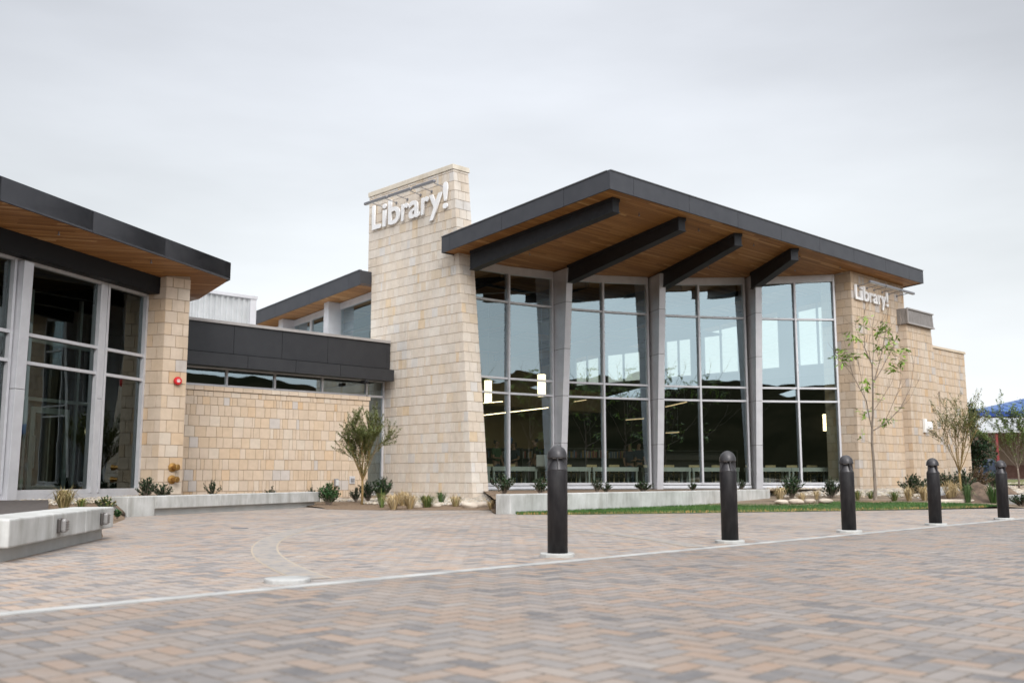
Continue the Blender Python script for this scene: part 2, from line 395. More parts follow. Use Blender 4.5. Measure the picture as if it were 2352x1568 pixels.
# ------------------------------------------------------------------ the setting
mb = MB()
xs = [-420, -200, -100, -60, -40] + [x * 2. for x in range(-15, 31)] + [80, 120, 200, 420]
ys = [-420, -200, -100, -50, -20, 0, 10, 18, 20, 22] + [24 + i * 1.5 for i in range(30)] + [80, 110, 160, 260, 700]
gv = [Vector((x, y, (gz(x, y) if y > 20 else -.03) - .02)) for y in ys for x in xs]
nx_ = len(xs)
mb.add(gv, [(j * nx_ + i, j * nx_ + i + 1, (j + 1) * nx_ + i + 1, (j + 1) * nx_ + i) for j in range(len(ys) - 1) for i in range(nx_ - 1)])
tag(mb.build('ground', M['dirt'], smooth=True), kind='structure')
def sheet(name, poly, z, m, kind='structure'):
    b = MB(); b.add([Vector((p[0], p[1], z if not callable(z) else z(p[0], p[1]))) for p in poly], [tuple(range(len(poly)))])
    return tag(b.build(name, m), kind=kind)
KA = Vector((-2.92, 5.84, 0)); KD = (Vector((9.75, 19.23, 0)) - KA).normalized(); KN = Vector((-KD.y, KD.x, 0))
k0, k1 = KA - KD * 30, KA + KD * 45
sheet('driveway', [k0, k0 - KN * 34, k1 - KN * 34, k1], 0.0, M['paver_drive'])
# plaza: from the kerb line to the planting
plz = [k0, KA + KD * 27.2, (15.4, 27.0), (12.9, 25.7), (11.2, 25.3), (8.54, 24.1), (4.07, 22.4), (1.6, 21.55), (.17, 21.35), (-.04, 21.75), (-.37, 21.78), (-.55, 24.25), (-1.2, 24.3), (-3.1, 24.25), (-4.6, 25.0), (-4.9, 27.0), (-5.3, 27.0), (-7.8, 20.1), (-6.3, 15.5), (-5.45, 13.5), (-5.1, 9.3), (-6.5, 7.2), (-12, 4), (-20, -4)]
sheet('plaza', plz, 0.0, M['paver'])
b = MB()
b.hexa([k0 - KN * .01 - ZU * .05, k1 - KN * .02 - ZU * .05, k1 + KN * .115 - ZU * .05, k0 + KN * .115 - ZU * .05], [k0 - KN * .02 + ZU * .006, k1 - KN * .02 + ZU * .006, k1 + KN * .115 + ZU * .006, k0 + KN * .115 + ZU * .006])
tag(b.build('kerb', M['kerbstone']), kind='structure')
# curved soldier courses laid in the plaza
def ribbon(pts, w, z, m, name):
    b = MB(); vs = []; n = len(pts)
    for i, p in enumerate(pts):
        d = (pts[min(i + 1, n - 1)] - pts[max(i - 1, 0)]).normalized(); s_ = Vector((-d.y, d.x, 0))
        vs += [p - s_ * w / 2 + ZU * z, p + s_ * w / 2 + ZU * z]
    b.add(vs, [(2 * i, 2 * i + 1, 2 * i + 3, 2 * i + 2) for i in range(n - 1)])
    return tag(b.build(name, m), kind='structure')
arc = [Vector((12.65 + 15.83 * math.cos(t), 14.94 + 15.83 * math.sin(t), 0)) for t in [math.pi * (.80 + .0068 * i) for i in range(56)]]
arc2 = [Vector((-10.5 + 12.75 * math.cos(t), 9.6 + 12.75 * math.sin(t), 0)) for t in [.085 + .02 * i for i in range(26)]]
for c_ in (arc, arc2):
    c_ = [p_ for p_ in c_ if (p_ - KA).dot(KN) > .16]
    ribbon(c_, .29, .0018, M['sand'], 'paver_joint'); ribbon(c_, .25, .0036, M['band'], 'paver_band')
b = MB(); b.lathe([(.01, .001), (.13, .001), (.13, .006), (.01, .006)], 20, (-4.21, 15.64, 0)); tag(b.build('drain_cover', M['flash'], origin=(-4.21, 15.64, 0)), 'small dark round drain cover set in the plaza paving', 'drain')
# hills and land behind the viewer (seen in the glass)
b = MB(); hv = []; hf = []
na = 90
for ia in range(na + 1):
    az = rad(68 + ia * (360 - 136) / na)
    for r_, h_ in ((90, -.06), (130, 5.), (170, 15), (210, 28.5), (250, 27), (330, -1)):
        k_ = .82 + .26 * noise.noise(Vector((math.sin(az) * 3, math.cos(az) * 3, 1.3))) + .09 * noise.noise(Vector((math.sin(az) * 14, math.cos(az) * 14, r_ * .05)))
        hv.append(Vector((math.sin(az) * r_, math.cos(az) * r_, h_ * (max(.25, k_) if h_ > 0 else 1))))
for ia in range(na):
    for q in range(5): hf.append((ia * 6 + q, ia * 6 + 6 + q, ia * 6 + 7 + q, ia * 6 + 1 + q))
b.add(hv, hf)
M['hill'] = speckled('scrub_hillside', (.010, .011, .006), (.026, .023, .013), .06, .95, 0, 0, 8, spec=0.)
tag(b.build('hills', M['hill'], smooth=True), kind='structure')

# ------------------------------------------------------------------ sandstone
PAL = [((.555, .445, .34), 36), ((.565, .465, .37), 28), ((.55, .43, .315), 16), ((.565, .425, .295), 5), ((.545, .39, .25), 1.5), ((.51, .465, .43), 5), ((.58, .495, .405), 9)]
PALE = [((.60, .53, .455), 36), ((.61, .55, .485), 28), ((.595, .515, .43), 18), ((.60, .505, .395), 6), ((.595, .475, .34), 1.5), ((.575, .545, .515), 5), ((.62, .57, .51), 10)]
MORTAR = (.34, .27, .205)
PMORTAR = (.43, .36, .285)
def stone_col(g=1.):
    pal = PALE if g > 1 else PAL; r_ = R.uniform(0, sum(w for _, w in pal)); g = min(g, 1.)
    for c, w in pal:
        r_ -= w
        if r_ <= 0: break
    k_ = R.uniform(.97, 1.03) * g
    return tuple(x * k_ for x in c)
def stones(mb, P, n, rows, uf, mode='mixed', holes=(), ztop=None, g=1., jh=.007, jv=.0045, first=None):
    """lay courses of dressed stone: P(u, z) -> point on the wall face, n its outward normal"""
    for ri in range(len(rows) - 1):
        z0, z1 = rows[ri], rows[ri + 1]
        zm = (z0 + z1) / 2; u0, u1 = uf(zm)
        ivs = [(u0, u1)]
        for h0, h1, hz0, hz1 in holes:
            if zm > hz0 and zm < hz1:
                nv = []
                for a_, b_ in ivs:
                    if h1 <= a_ or h0 >= b_: nv.append((a_, b_)); continue
                    if h0 > a_: nv.append((a_, h0))
                    if h1 < b_: nv.append((h1, b_))
                ivs = nv
        for a_, b_ in ivs:
            u = a_; pend = []
            firstw = R.uniform(.15, .33) if mode == 'mixed' else ((.17 if ri % 2 else .31) * R.uniform(.9, 1.1))
            while u < b_ - 1e-4:
                if u == a_: w = firstw
                elif pend: w = pend.pop()
                elif mode == 'mixed':
                    x = R.random()
                    if x < .5: w = R.uniform(.25, .36)
                    elif x < .8: pend = [R.uniform(.1, .2)]; w = R.uniform(.075, .12)
                    else: w = R.uniform(.15, .24)
                else: w = R.uniform(.28, .34)
                e = u + w
                if b_ - e < .07: e = b_
                d = R.uniform(.012, .017)
                uu0, uu1 = u + jv, e - jv; zz0, zz1 = z0 + jh, z1 - jh * .3
                if uu1 - uu0 > .015:
                    bs = [P(uu0, zz0), P(uu1, zz0), P(uu1, zz1), P(uu0, zz1)]
                    ft = [P(uu0 + .004, zz0 + .004) + n * d, P(uu1 - .004, zz0 + .004) + n * d, P(uu1 - .004, zz1 - .004) + n * (d - .002), P(uu0 + .004, zz1 - .004) + n * (d - .002)]
                    mb.add([p - n * .004 for p in bs] + ft, [(4, 5, 6, 7), (0, 1, 5, 4), (1, 2, 6, 5), (2, 3, 7, 6), (3, 0, 4, 7)], stone_col(g))
                u = e
def courses(z0, z1, h=.305, half=True):
    zs = [z0]
    if half: zs.append(z0 + h * .5)
    while zs[-1] + h < z1 - .02: zs.append(zs[-1] + h)
    zs.append(z1); return zs

lib = thing('library_building', 'tan sandstone library with glazed curving front, dark oversailing roofs and wooden soffits', 'building', V(8, 6, 0))

# tower ---------------------------------------------------------------
def be(z): return 5.88 + .1005 * (z - .09)                         # battered right-hand edge
TZ0, TZ1 = .16, 10.46
tb = MB()
def tl(z): return 11.42 if z > 7.55 else 11.2
tb.hexa([V(.5, be(.1), .1), V(.5, 11.2, .1), V(1.13, 11.2, .1), V(1.13, be(.1), .1)][::-1], [V(.5, be(TZ1), TZ1), V(.5, 11.2, TZ1), V(1.13, 11.2, TZ1), V(1.13, be(TZ1), TZ1)][::-1], PMORTAR)
tb.hexa([V(.503, 11.2, 7.55), V(.503, 11.42, 7.55), V(1.127, 11.42, 7.55), V(1.127, 11.2, 7.55)][::-1], [V(.503, 11.2, TZ1), V(.503, 11.42, TZ1), V(1.127, 11.42, TZ1), V(1.127, 11.2, TZ1)][::-1], PMORTAR)
rows = courses(TZ0, TZ1)
def Pf(u, z): return V(.5, u, z)
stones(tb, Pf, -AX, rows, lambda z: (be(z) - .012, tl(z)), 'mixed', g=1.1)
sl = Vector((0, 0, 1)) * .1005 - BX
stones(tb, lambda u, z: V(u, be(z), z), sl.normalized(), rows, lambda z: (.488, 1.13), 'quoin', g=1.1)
tower = tb.build('tower', M['stone'], lib)
b = MB(); b.hexa([V(.46, be(TZ1) - .04, TZ1 + .003), V(.46, 11.46, TZ1 + .003), V(1.17, 11.46, TZ1 + .003), V(1.17, be(TZ1) - .04, TZ1 + .003)][::-1], [V(.46, be(TZ1) - .02, TZ1 + .17), V(.46, 11.46, TZ1 + .17), V(1.17, 11.46, TZ1 + .17), V(1.17, be(TZ1) - .02, TZ1 + .17)][::-1], (.60, .545, .46))
b.build('coping', M['stone'], tower, bevel=.01)
b = MB(); b.hexa([V(.47, 5.84, -.02), V(.47, 11.2, -.02), V(1.15, 11.2, -.02), V(1.15, 5.84, -.02)][::-1], [V(.485, 5.855, .155), V(.485, 11.2, .155), V(1.14, 11.2, .155), V(1.14, 5.855, .155)][::-1])
b.build('base_flashing', M['flash'], tower)

# main roof -----------------------------------------------------------
RA, RB = 18.6, 19.0
T = .50
def rp(a, b_, dz=0.): return V(a, b_, soff(b_) + dz)
outline = [(0, 0), (RA, 0), (RA, RB), (0, RB), (0, 11.2), (.62, 11.2), (.62, 6.86), (0, 6.86)]
b = MB(); n = len(outline)
ins = .06
def inset(a, b_): return (min(max(a, ins), RA - ins), max(b_, ins)) if not (a == 0 and b_ in (6.86,)) else (ins, 6.86 - ins)
low = [rp(*inset(*p), .05) for p in outline]; top = [rp(*inset(*p), T - .03) for p in outline]
b.add(low + top, [tuple(range(n - 1, -1, -1)), tuple(range(n, 2 * n))] + [(i, (i + 1) % n, n + (i + 1) % n, n + i) for i in range(n)])
roof = b.build('roof', M['fascia'], lib)
b = MB(); so = [rp(*inset(*p), .03) for p in outline]
b.add(so + [p + ZU * .015 for p in so], [tuple(range(n - 1, -1, -1)), tuple(range(n, 2 * n))] + [(i, (i + 1) % n, n + (i + 1) % n, n + i) for i in range(n)])
b.build('soffit', M['wood'], roof)
FRP = None
def fascia_run(b, p0, p1, nrm, cuts, h=T, th=.05, gap=.012, zl=0., col=None):
    """metal fascia panels from p0 to p1 with open seams at the given fractions"""
    cs = [0.] + list(cuts) + [1.]; L_ = (p1 - p0).length
    own = b is None
    if own: b = MB()
    for i in range(len(cs) - 1):
        a_ = p0.lerp(p1, cs[i]); e_ = p0.lerp(p1, cs[i + 1]); d = (p1 - p0).normalized()
        if i > 0: a_ = a_ + d * gap / 2
        if i < len(cs) - 2: e_ = e_ - d * gap / 2
        i_ = -nrm * th
        b.hexa([a_ + ZU * zl, e_ + ZU * zl, e_ + i_ + ZU * zl, a_ + i_ + ZU * zl], [a_ + ZU * (zl + h), e_ + ZU * (zl + h), e_ + i_ + ZU * (zl + h), a_ + i_ + ZU * (zl + h)])
    if own: b.build('fascia', M['linkmetal'] if FRP.name.startswith('link') else M['fascia'], FRP)
FRP = roof
fascia_run(None, rp(0, 0), rp(RA, 0), -BX, [q / RA for q in (.97, 3.45, 5.9, 8.32, 10.71, 13.07, 15.46, 17.38)])
fascia_run(None, rp(0, 6.86), rp(0, .0505), -AX, [1 - q / 6.86 for q in (6.47, 4.12, 1.62)])
fascia_run(None, rp(.0505, 6.86), rp(.48, 6.86), BX, [])
fascia_run(None, rp(.0505, 11.2), rp(.48, 11.2), -BX, [])
fascia_run(None, rp(0, RB), rp(0, 11.2), -AX, [1 - (q - 11.2) / (RB - 11.2) for q in (16.71, 14.3, 11.85)])
fascia_run(None, rp(RA, .0505), rp(RA, RB), AX, [.15, .3, .45, .6, .75, .9])
for q0, q1 in ((rp(.02, .03, T + .012), rp(RA, .03, T + .012)), (rp(.03, 0.09, T + .012), rp(.03, 6.86, T + .012)), (rp(.03, 11.2, T + .012), rp(.03, RB, T + .012))):
    b = MB(); b.bar(q0, q1, .11, .024); b.build('drip_edge', M['flash'], roof)
tips = [(.76, .45), (3.69, .45), (6.48, .40), (9.60, .30)]
rts = [(.80, 6.28), (4.66, 5.75), (8.22, 4.72), (11.15, 2.85)]
for (ta, tb_), (ra, rb_) in zip(tips, rts):
    b = MB(); w = .13
    p0, p1 = V(ta, tb_), V(ra, rb_); d = (p1 - p0).normalized(); s_ = Vector((d.y, -d.x, 0))
    z0, z1 = soff(tb_) + .03, soff(rb_) + .03
    b.hexa([p0 - s_ * w + ZU * (z0 - .37), p0 + s_ * w + ZU * (z0 - .37), p1 + s_ * w + ZU * (z1 - .57), p1 - s_ * w + ZU * (z1 - .57)], [p0 - s_ * w + ZU * z0, p0 + s_ * w + ZU * z0, p1 + s_ * w + ZU * z1, p1 - s_ * w + ZU * z1])
    q = w + .022; p0b = p0 - d * .02
    b.hexa([p0b - s_ * q + ZU * (z0 - .09), p0b + s_ * q + ZU * (z0 - .09), p1 + s_ * q + ZU * (z1 - .09), p1 - s_ * q + ZU * (z1 - .09)], [p0b - s_ * q + ZU * (z0 - .002), p0b + s_ * q + ZU * (z0 - .002), p1 + s_ * q + ZU * (z1 - .002), p1 - s_ * q + ZU * (z1 - .002)])
    b.hexa([p0b - s_ * q + ZU * (z0 - .40), p0b + s_ * q + ZU * (z0 - .40), p1 + s_ * q + ZU * (z1 - .60), p1 - s_ * q + ZU * (z1 - .60)], [p0b - s_ * q + ZU * (z0 - .375), p0b + s_ * q + ZU * (z0 - .375), p1 + s_ * q + ZU * (z1 - .575), p1 - s_ * q + ZU * (z1 - .575)])
    b.build('roof_beam', M['beam'], roof)
for a_, b_ in ((2.4, 5.4), (2.3, .9), (5.1, 4.0), (5.0, .8), (8.9, 3.2), (7.9, .75), (12.0, 1.7), (10.6, .7), (13.2, .6)):
    b = MB(); p = rp(a_, b_); b.tube([p + ZU * .03, p - ZU * .03], .012, 8); b.lathe([(.03, -.055), (.03, -.045), (.008, -.03)], 10, p)
    b.build('sprinkler_head', M['lamparm'], roof, origin=p)

# curved glass front ----------------------------------------------------
bays = [(1.13, 2.93, 4.68), (4.96, 6.58, 8.20), (8.52, 9.92, 11.42), (11.74, 12.93, 14.08)]
TR = [3.48, 3.96, 6.47]
def wp(a, z=0., out=0.):                                           # point on the curved front, moved out by 'out'
    d = Vector((1, -.067 * (a - 1))).normalized(); nn = AX * d.y - BX * d.x
    return V(a, bw(a), z) + nn * out
for bi, (a0, am, a1) in enumerate(bays):
    fr = MB(); gl = MB(); tm = MB(); sb = MB(); sl_ = MB()
    pts = [wp(a0), wp(am), wp(a1)]; bs_ = [bw(a0), bw(am), bw(a1)]
    for s_ in range(2):
        p, q = pts[s_], pts[s_ + 1]; d = (q - p).normalized(); o = Vector((d.y, -d.x, 0))
        zt0, zt1 = soff(bs_[s_]) - .19, soff(bs_[s_ + 1]) - .19
        lv_ = [(.55, .55)] + [(z, z) for z in TR] + [(zt0, zt1)]
        for r_ in range(4):                                        # every light sits very slightly out of plane
            w_ = [R.uniform(-.006, .006) for _ in range(4)]
            gl.add([p + ZU * lv_[r_][0] + o * w_[0], q + ZU * lv_[r_][1] + o * w_[1], q + ZU * lv_[r_ + 1][1] + o * w_[2], p + ZU * lv_[r_ + 1][0] + o * w_[3]], [(0, 1, 2, 3)])
        for z in TR: fr.bar(p + ZU * z + o * .02, q + ZU * z + o * .02, .13, .065)
        fr.bar(p + ZU * .565 + o * .022, q + ZU * .565 + o * .022, .14, .08)
        fr.bar(p + ZU * (zt0 - .01) + o * .022, q + ZU * (zt1 - .01) + o * .022, .14, .06)
        tm.hexa([p + o * .10 + ZU * (zt0 + .022), q + o * .10 + ZU * (zt1 + .022), q - o * .1 + ZU * (zt1 + .022), p - o * .1 + ZU * (zt0 + .022)], [p + o * .10 + ZU * (zt0 + .215), q + o * .10 + ZU * (zt1 + .215), q - o * .1 + ZU * (zt1 + .215), p - o * .1 + ZU * (zt0 + .215)])
        sl_.hexa([p + o * .14 + ZU * .41, q + o * .14 + ZU * .41, q - o * .1 + ZU * .41, p - o * .1 + ZU * .41], [p + o * .13 + ZU * .50, q + o * .13 + ZU * .50, q - o * .1 + ZU * .523, p - o * .1 + ZU * .523])
        sb.hexa([p + o * .10 - ZU * .2, q + o * .10 - ZU * .2, q - o * .1 - ZU * .2, p - o * .1 - ZU * .2], [p + o * .10 + ZU * .405, q + o * .10 + ZU * .405, q - o * .1 + ZU * .405, p - o * .1 + ZU * .405])
    for i in range(3):
        p = pts[i]; d = (pts[min(i + 1, 2)] - pts[max(i - 1, 0)]).normalized(); o = Vector((d.y, -d.x, 0))
        pp = p + o * .025 + (d * .035 if i == 0 else d * -.035 if i == 2 else d * 0)
        fr.box(pp + ZU * ((.53 + soff(bs_[i]) - .17) / 2), .034, .085, (soff(bs_[i]) - .17 - .53) / 2, d, ZU.cross(d))
    w_ = fr.build('window', M['alu'], lib)
    gl.build('pane', M['glass'], w_); tm.build('header_trim', M['alu'], w_); sl_.build('sill', M['alu'], w_); sb.build('sill_wall', M['concrete_base'], w_)
# tapering clad fins between the bays
for a_, (ra, rb_) in zip((4.82, 8.36, 11.58), rts[1:]):
    b = MB(); p = V(a_, bw(a_)); d = Vector((1, -.067 * (a_ - 1))).normalized(); nn = (AX * d.y - BX * d.x); tn = AX * d.x + BX * d.y
    zt = soff(bw(a_)) + .01
    def sec(z, s_=0.):
        f = (z - .3) / 7.2; out = .40 + .52 * f
        w = .118 - s_; o_ = out - s_
        return [p + tn * x + nn * y + ZU * z for x, y in ((-w, -.12 + s_), (-w, o_), (w, o_), (w, -.12 + s_))]
    b2 = MB(); b2.hexa(sec(.05, .012), sec(zt, .012))
    zj = [.02, 1.9, 3.45, 5.0, 6.55, zt]
    for i in range(len(zj) - 1): b.hexa(sec(zj[i] + (.006 if i else 0)), sec(zj[i + 1] - .006))
    c_ = b.build('column', M['clad'], lib, bevel=.006); b2.build('joint', M['seam'], c_)

# stone wall to the right of the glass ----------------------------------
tb = MB()
wz0 = .33
tb.hexa([V(14.1, .7, 0), V(18.3, .7, 0), V(18.3, 1.9, 0), V(14.1, 1.9, 0)], [V(14.1, .7, soff(.7) + .02), V(18.3, .7, soff(.7) + .02), V(18.3, 1.9, soff(1.9) + .02), V(14.1, 1.9, soff(1.9) + .02)], MORTAR)
rows = courses(wz0, soff(.7) + .02, half=True)
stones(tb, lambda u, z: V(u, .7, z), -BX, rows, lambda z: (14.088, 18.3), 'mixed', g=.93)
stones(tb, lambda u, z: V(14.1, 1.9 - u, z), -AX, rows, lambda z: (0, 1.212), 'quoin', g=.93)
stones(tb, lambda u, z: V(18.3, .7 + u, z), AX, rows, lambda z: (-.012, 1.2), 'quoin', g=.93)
sw = tb.build('stone_wall', M['stone'], lib)
b = MB(); b.hexa([V(14.05, .65, 0), V(18.3, .65, 0), V(18.3, 1.2, 0), V(14.05, 1.2, 0)], [V(14.07, .67, .33), V(18.3, .67, .33), V(18.3, 1.2, .33), V(14.07, 1.2, .33)])
b.build('base_flashing', M['flash'], sw)
tb = MB()
def br(z): return 20.75 - .147 * (z - .4)                          # battered right edge of the buttress
tb.hexa([V(17.72, .38, 0), V(br(0), .38, 0), V(br(0), 2.4, 0), V(17.72, 2.4, 0)], [V(17.72, .38, 6.6), V(br(6.6), .38, 6.6), V(br(6.6), 2.4, 6.6), V(17.72, 2.4, 6.6)], MORTAR)
rows = courses(.38, 6.6)
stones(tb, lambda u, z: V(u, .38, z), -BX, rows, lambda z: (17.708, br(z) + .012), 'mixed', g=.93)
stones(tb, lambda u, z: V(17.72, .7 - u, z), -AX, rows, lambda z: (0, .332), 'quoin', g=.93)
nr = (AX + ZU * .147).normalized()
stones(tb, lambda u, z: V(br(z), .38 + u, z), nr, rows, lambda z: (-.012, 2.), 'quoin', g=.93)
bt = tb.build('buttress', M['stone'], lib)
b = MB(); b.hexa([V(17.6, .26, 6.605), V(19.9, .26, 6.605), V(19.9, 2.4, 6.605), V(17.6, 2.4, 6.605)], [V(17.62, .28, 7.2), V(19.86, .28, 7.2), V(19.86, 2.4, 7.2), V(17.62, 2.4, 7.2)])
lv = b.build('louvre_box', M['louvre'], bt)
b = MB(); b.bar(V(17.58, .25, 6.63), V(19.92, .25, 6.63), .05, .06); b.bar(V(17.6, .26, 7.19), V(19.9, .26, 7.19), .05, .05); b.bar(V(17.6, .25, 6.66), V(17.6, .25, 7.165), .05, .05, side=AX)
b.build('louvre_frame', M['coping'], lv)
tb = MB()
hole = (20.98, 21.4, .95, 4.2)
def wr(z): return 24.12 - .02 * (z - .4)
for q0, q1, z0, z1 in ((19.5, hole[0], 0, 6.0), (hole[1], None, 0, 6.0), (hole[0], hole[1], 0, hole[2]), (hole[0], hole[1], hole[3], 6.0)):
    e0 = wr(z0) if q1 is None else q1; e1 = wr(z1) if q1 is None else q1
    tb.hexa([V(q0, .8, z0), V(e0, .8, z0), V(e0, 2.6, z0), V(q0, 2.6, z0)], [V(q0, .8, z1), V(e1, .8, z1), V(e1, 2.6, z1), V(q0, 2.6, z1)], MORTAR)
rows = courses(.44, 6.0)
stones(tb, lambda u, z: V(u, .8, z), -BX, rows, lambda z: (19.6, wr(z) + .012), 'mixed', holes=[hole], g=.93)
stones(tb, lambda u, z: V(hole[1], .98 - u, z), -AX, [z for z in rows if .9 < z < 4.3], lambda z: (0, .19), 'quoin', g=.9)
stones(tb, lambda u, z: V(wr(z), .8 + u, z), AX, rows, lambda z: (-.012, 1.8), 'quoin', g=.93)
ew = tb.build('end_wall', M['stone'], lib)
b = MB(); b.hexa([V(19.5, .74, 6.005), V(24.08, .74, 6.005), V(24.08, 2.6, 6.005), V(19.5, 2.6, 6.005)], [V(19.5, .75, 6.1), V(24.06, .75, 6.1), V(24.06, 2.6, 6.1), V(19.5, 2.6, 6.1)], (.52, .44, .34)); b.build('coping', M['stone'], ew)
b = MB(); b.add([V(hole[0], .98, hole[2]), V(hole[1], .98, hole[2]), V(hole[1], .98, hole[3]), V(hole[0], .98, hole[3])], [(0, 1, 2, 3)]); b.build('slot_window', M['dglass'], ew)
b = MB(); b.hexa([V(17.66, .33, 0), V(24.1, .33, 0), V(24.1, .75, 0), V(17.66, .75, 0)], [V(17.69, .35, .378), V(20.8, .35, .378), V(20.8, .75, .378), V(17.69, .75, .378)]); b.hexa([V(20.8, .76, 0), V(24.16, .76, 0), V(24.16, 1.2, 0), V(20.8, 1.2, 0)], [V(20.8, .77, .438), V(24.15, .77, .438), V(24.15, 1.2, .438), V(20.8, 1.2, .438)])
b.build('base_flashing', M['flash'], ew)

# link between tower and left wing --------------------------------------
tb = MB()
LB = 9.98
tb.hexa([V(-7.6, LB, -.1), V(-.4, LB, -.1), V(-.4, LB + .34, -.1), V(-7.6, LB + .34, -.1)], [V(-7.6, LB, 3.36), V(-.4, LB, 3.36), V(-.4, LB + .34, 3.36), V(-7.6, LB + .34, 3.36)], MORTAR)
rows = courses(.08, 3.06, half=False) + [3.22]
stones(tb, lambda u, z: V(u, LB, z), -BX, rows, lambda z: (-7.6, -.388), 'mixed')
stones(tb, lambda u, z: V(-.4, LB + u, z), AX, rows, lambda z: (-.012, .34), 'quoin')
stones(tb, lambda u, z: V(u, LB - .035, z), -BX, [3.225, 3.36], lambda z: (-7.6, -.36), 'quoin', jh=.006)
tb.hexa([V(-7.6, LB - .035, 3.228), V(-.36, LB - .035, 3.228), V(-.36, LB + .3, 3.228), V(-7.6, LB + .3, 3.228)], [V(-7.6, LB - .035, 3.363), V(-.36, LB - .035, 3.363), V(-.36, LB + .3, 3.363), V(-7.6, LB + .3, 3.363)], MORTAR)
lw = tb.build('garden_wall', M['stone'], lib)
fr = MB(); gl = MB(); GB = 10.37
for z, h in ((3.42, .07), (3.93, .07)): fr.bar(V(-7.6, GB, z), V(.49, GB, z), .10, h)
for a_ in (-5.22, -3.63, -1.94, -.24): fr.box(V(a_, GB, 3.675), .03, .05, .255, AX, BX)
fr.box(V(.44, GB, 2.2), .035, .05, 1.76, AX, BX); fr.box(V(-.24, GB, 1.9), .03, .05, 1.52, AX, BX); fr.bar(V(-.3, GB, .44), V(.47, GB, .44), .1, .09)
gl.add([V(-7.6, GB, 3.42), V(.46, GB, 3.42), V(.46, GB, 3.93), V(-7.6, GB, 3.93)], [(0, 1, 2, 3)]); gl.add([V(-.24, GB, .44), V(.46, GB, .44), V(.46, GB, 3.42), V(-.24, GB, 3.42)], [(0, 1, 2, 3)])
w_ = fr.build('window', M['alu'], lib); gl.build('pane', M['glass'], w_)
b = MB(); b.hexa([V(-.4, GB - .05, -.1), V(.5, GB - .05, -.1), V(.5, GB + .1, -.1), V(-.4, GB + .1, -.1)], [V(-.4, GB - .05, .39), V(.5, GB - .05, .39), V(.5, GB + .1, .39), V(-.4, GB + .1, .39)]); b.build('sill_wall', M['concrete_base'], w_)
b = MB(); b.prism([V(-7.8, 10.09), V(.5, 10.09), V(.5, 11.3), V(1.05, 11.3), V(1.05, 19), V(-7.8, 19)], 4.0, 5.19); lr = b.build('link_roof', M['linkmetal'], lib)
b = MB(); b.prism([V(-7.7, 10.5), V(.48, 10.5), V(.48, 18.9), V(-2.25, 18.9), V(-2.25, 13.9), V(-7.7, 13.9)], 5.192, 5.20); b.build('roof_membrane', M['white'], lr)  # unseen pale sheet added to bounce light up to the clerestory soffit
FRP = lr
fascia_run(None, V(-7.8, 10.03, 4.36), V(.33, 10.03, 4.33), -BX, [(q + 7.8) / 8.13 for q in (-5.2, -3.6, -1.97)], h=.84)
fascia_run(None, V(-7.8, 9.62, 3.92), V(.33, 9.62, 3.89), -BX, [(q + 7.8) / 8.13 for q in (-4.95, -3.35, -1.75)], h=.37, th=.4)
b = MB(); b.hexa([V(.335, 10.03, 4.33), V(.46, 10.03, 4.33), V(.46, 10.09, 4.33), V(.335, 10.09, 4.33)], [V(.335, 10.03, 5.17), V(.46, 10.03, 5.17), V(.46, 10.09, 5.17), V(.335, 10.09, 5.17)])
b.build('fascia', M['linkmetal'], lr)
b = MB(); b.hexa([V(-7.8, 9.97, 5.205), V(.44, 9.97, 5.175), V(.44, 10.5, 5.175), V(-7.8, 10.5, 5.205)], [V(-7.8, 9.97, 5.29), V(.44, 9.97, 5.26), V(.44, 10.5, 5.26), V(-7.8, 10.5, 5.29)]); b.build('coping', M['coping'], lr)
b = MB(); p = V(-.75, 9.75, 3.80); b.box(p, .05, .12, .05, AX, BX); b.lathe([(.045, 0), (.05, .06), (.03, .1)], 12, p - BX * .1, -BX); b.build('security_camera', M['seam'], lr)

# clerestory above the link ---------------------------------------------
fr = MB(); gl = MB()
ct = lambda b_: soff(b_) - .16
CA = 1.0
segs = [11.46, 13.95, 14.25, 15.7, 16.95, 17.25, 18.9]
for b0, b1 in ((11.46, 13.9), (14.1, 15.71), (15.71, 17.0), (17.2, 18.9)):
    gl.add([V(CA, b1, 5.0), V(CA, b0, 5.0), V(CA, b0, ct(b0)), V(CA, b1, ct(b1))], [(0, 1, 2, 3)])
    fr.bar(V(CA, b0, ct(b0) + .05), V(CA, b1, ct(b1) + .05), .12, .24)
    for q in (b0 + .03, b1 - .03): fr.box(V(CA, q, (5. + ct(q)) / 2), .05, .03, (ct(q) - 5.) / 2, AX, BX)
w_ = fr.build('window', M['alu'], lib); gl.build('pane', M['glass'], w_)
for b0 in (13.76, 16.9):
    b = MB(); b.hexa([V(.45, b0, 5.), V(.45, b0 + .3, 5.), V(1.1, b0 + .3, 5.), V(1.1, b0, 5.)][::-1], [V(.45, b0, soff(b0) + .02), V(.45, b0 + .3, soff(b0 + .3) + .02), V(1.1, b0 + .3, soff(b0 + .3) + .02), V(1.1, b0, soff(b0) + .02)][::-1]); b.build('column', M['clad'], lib)
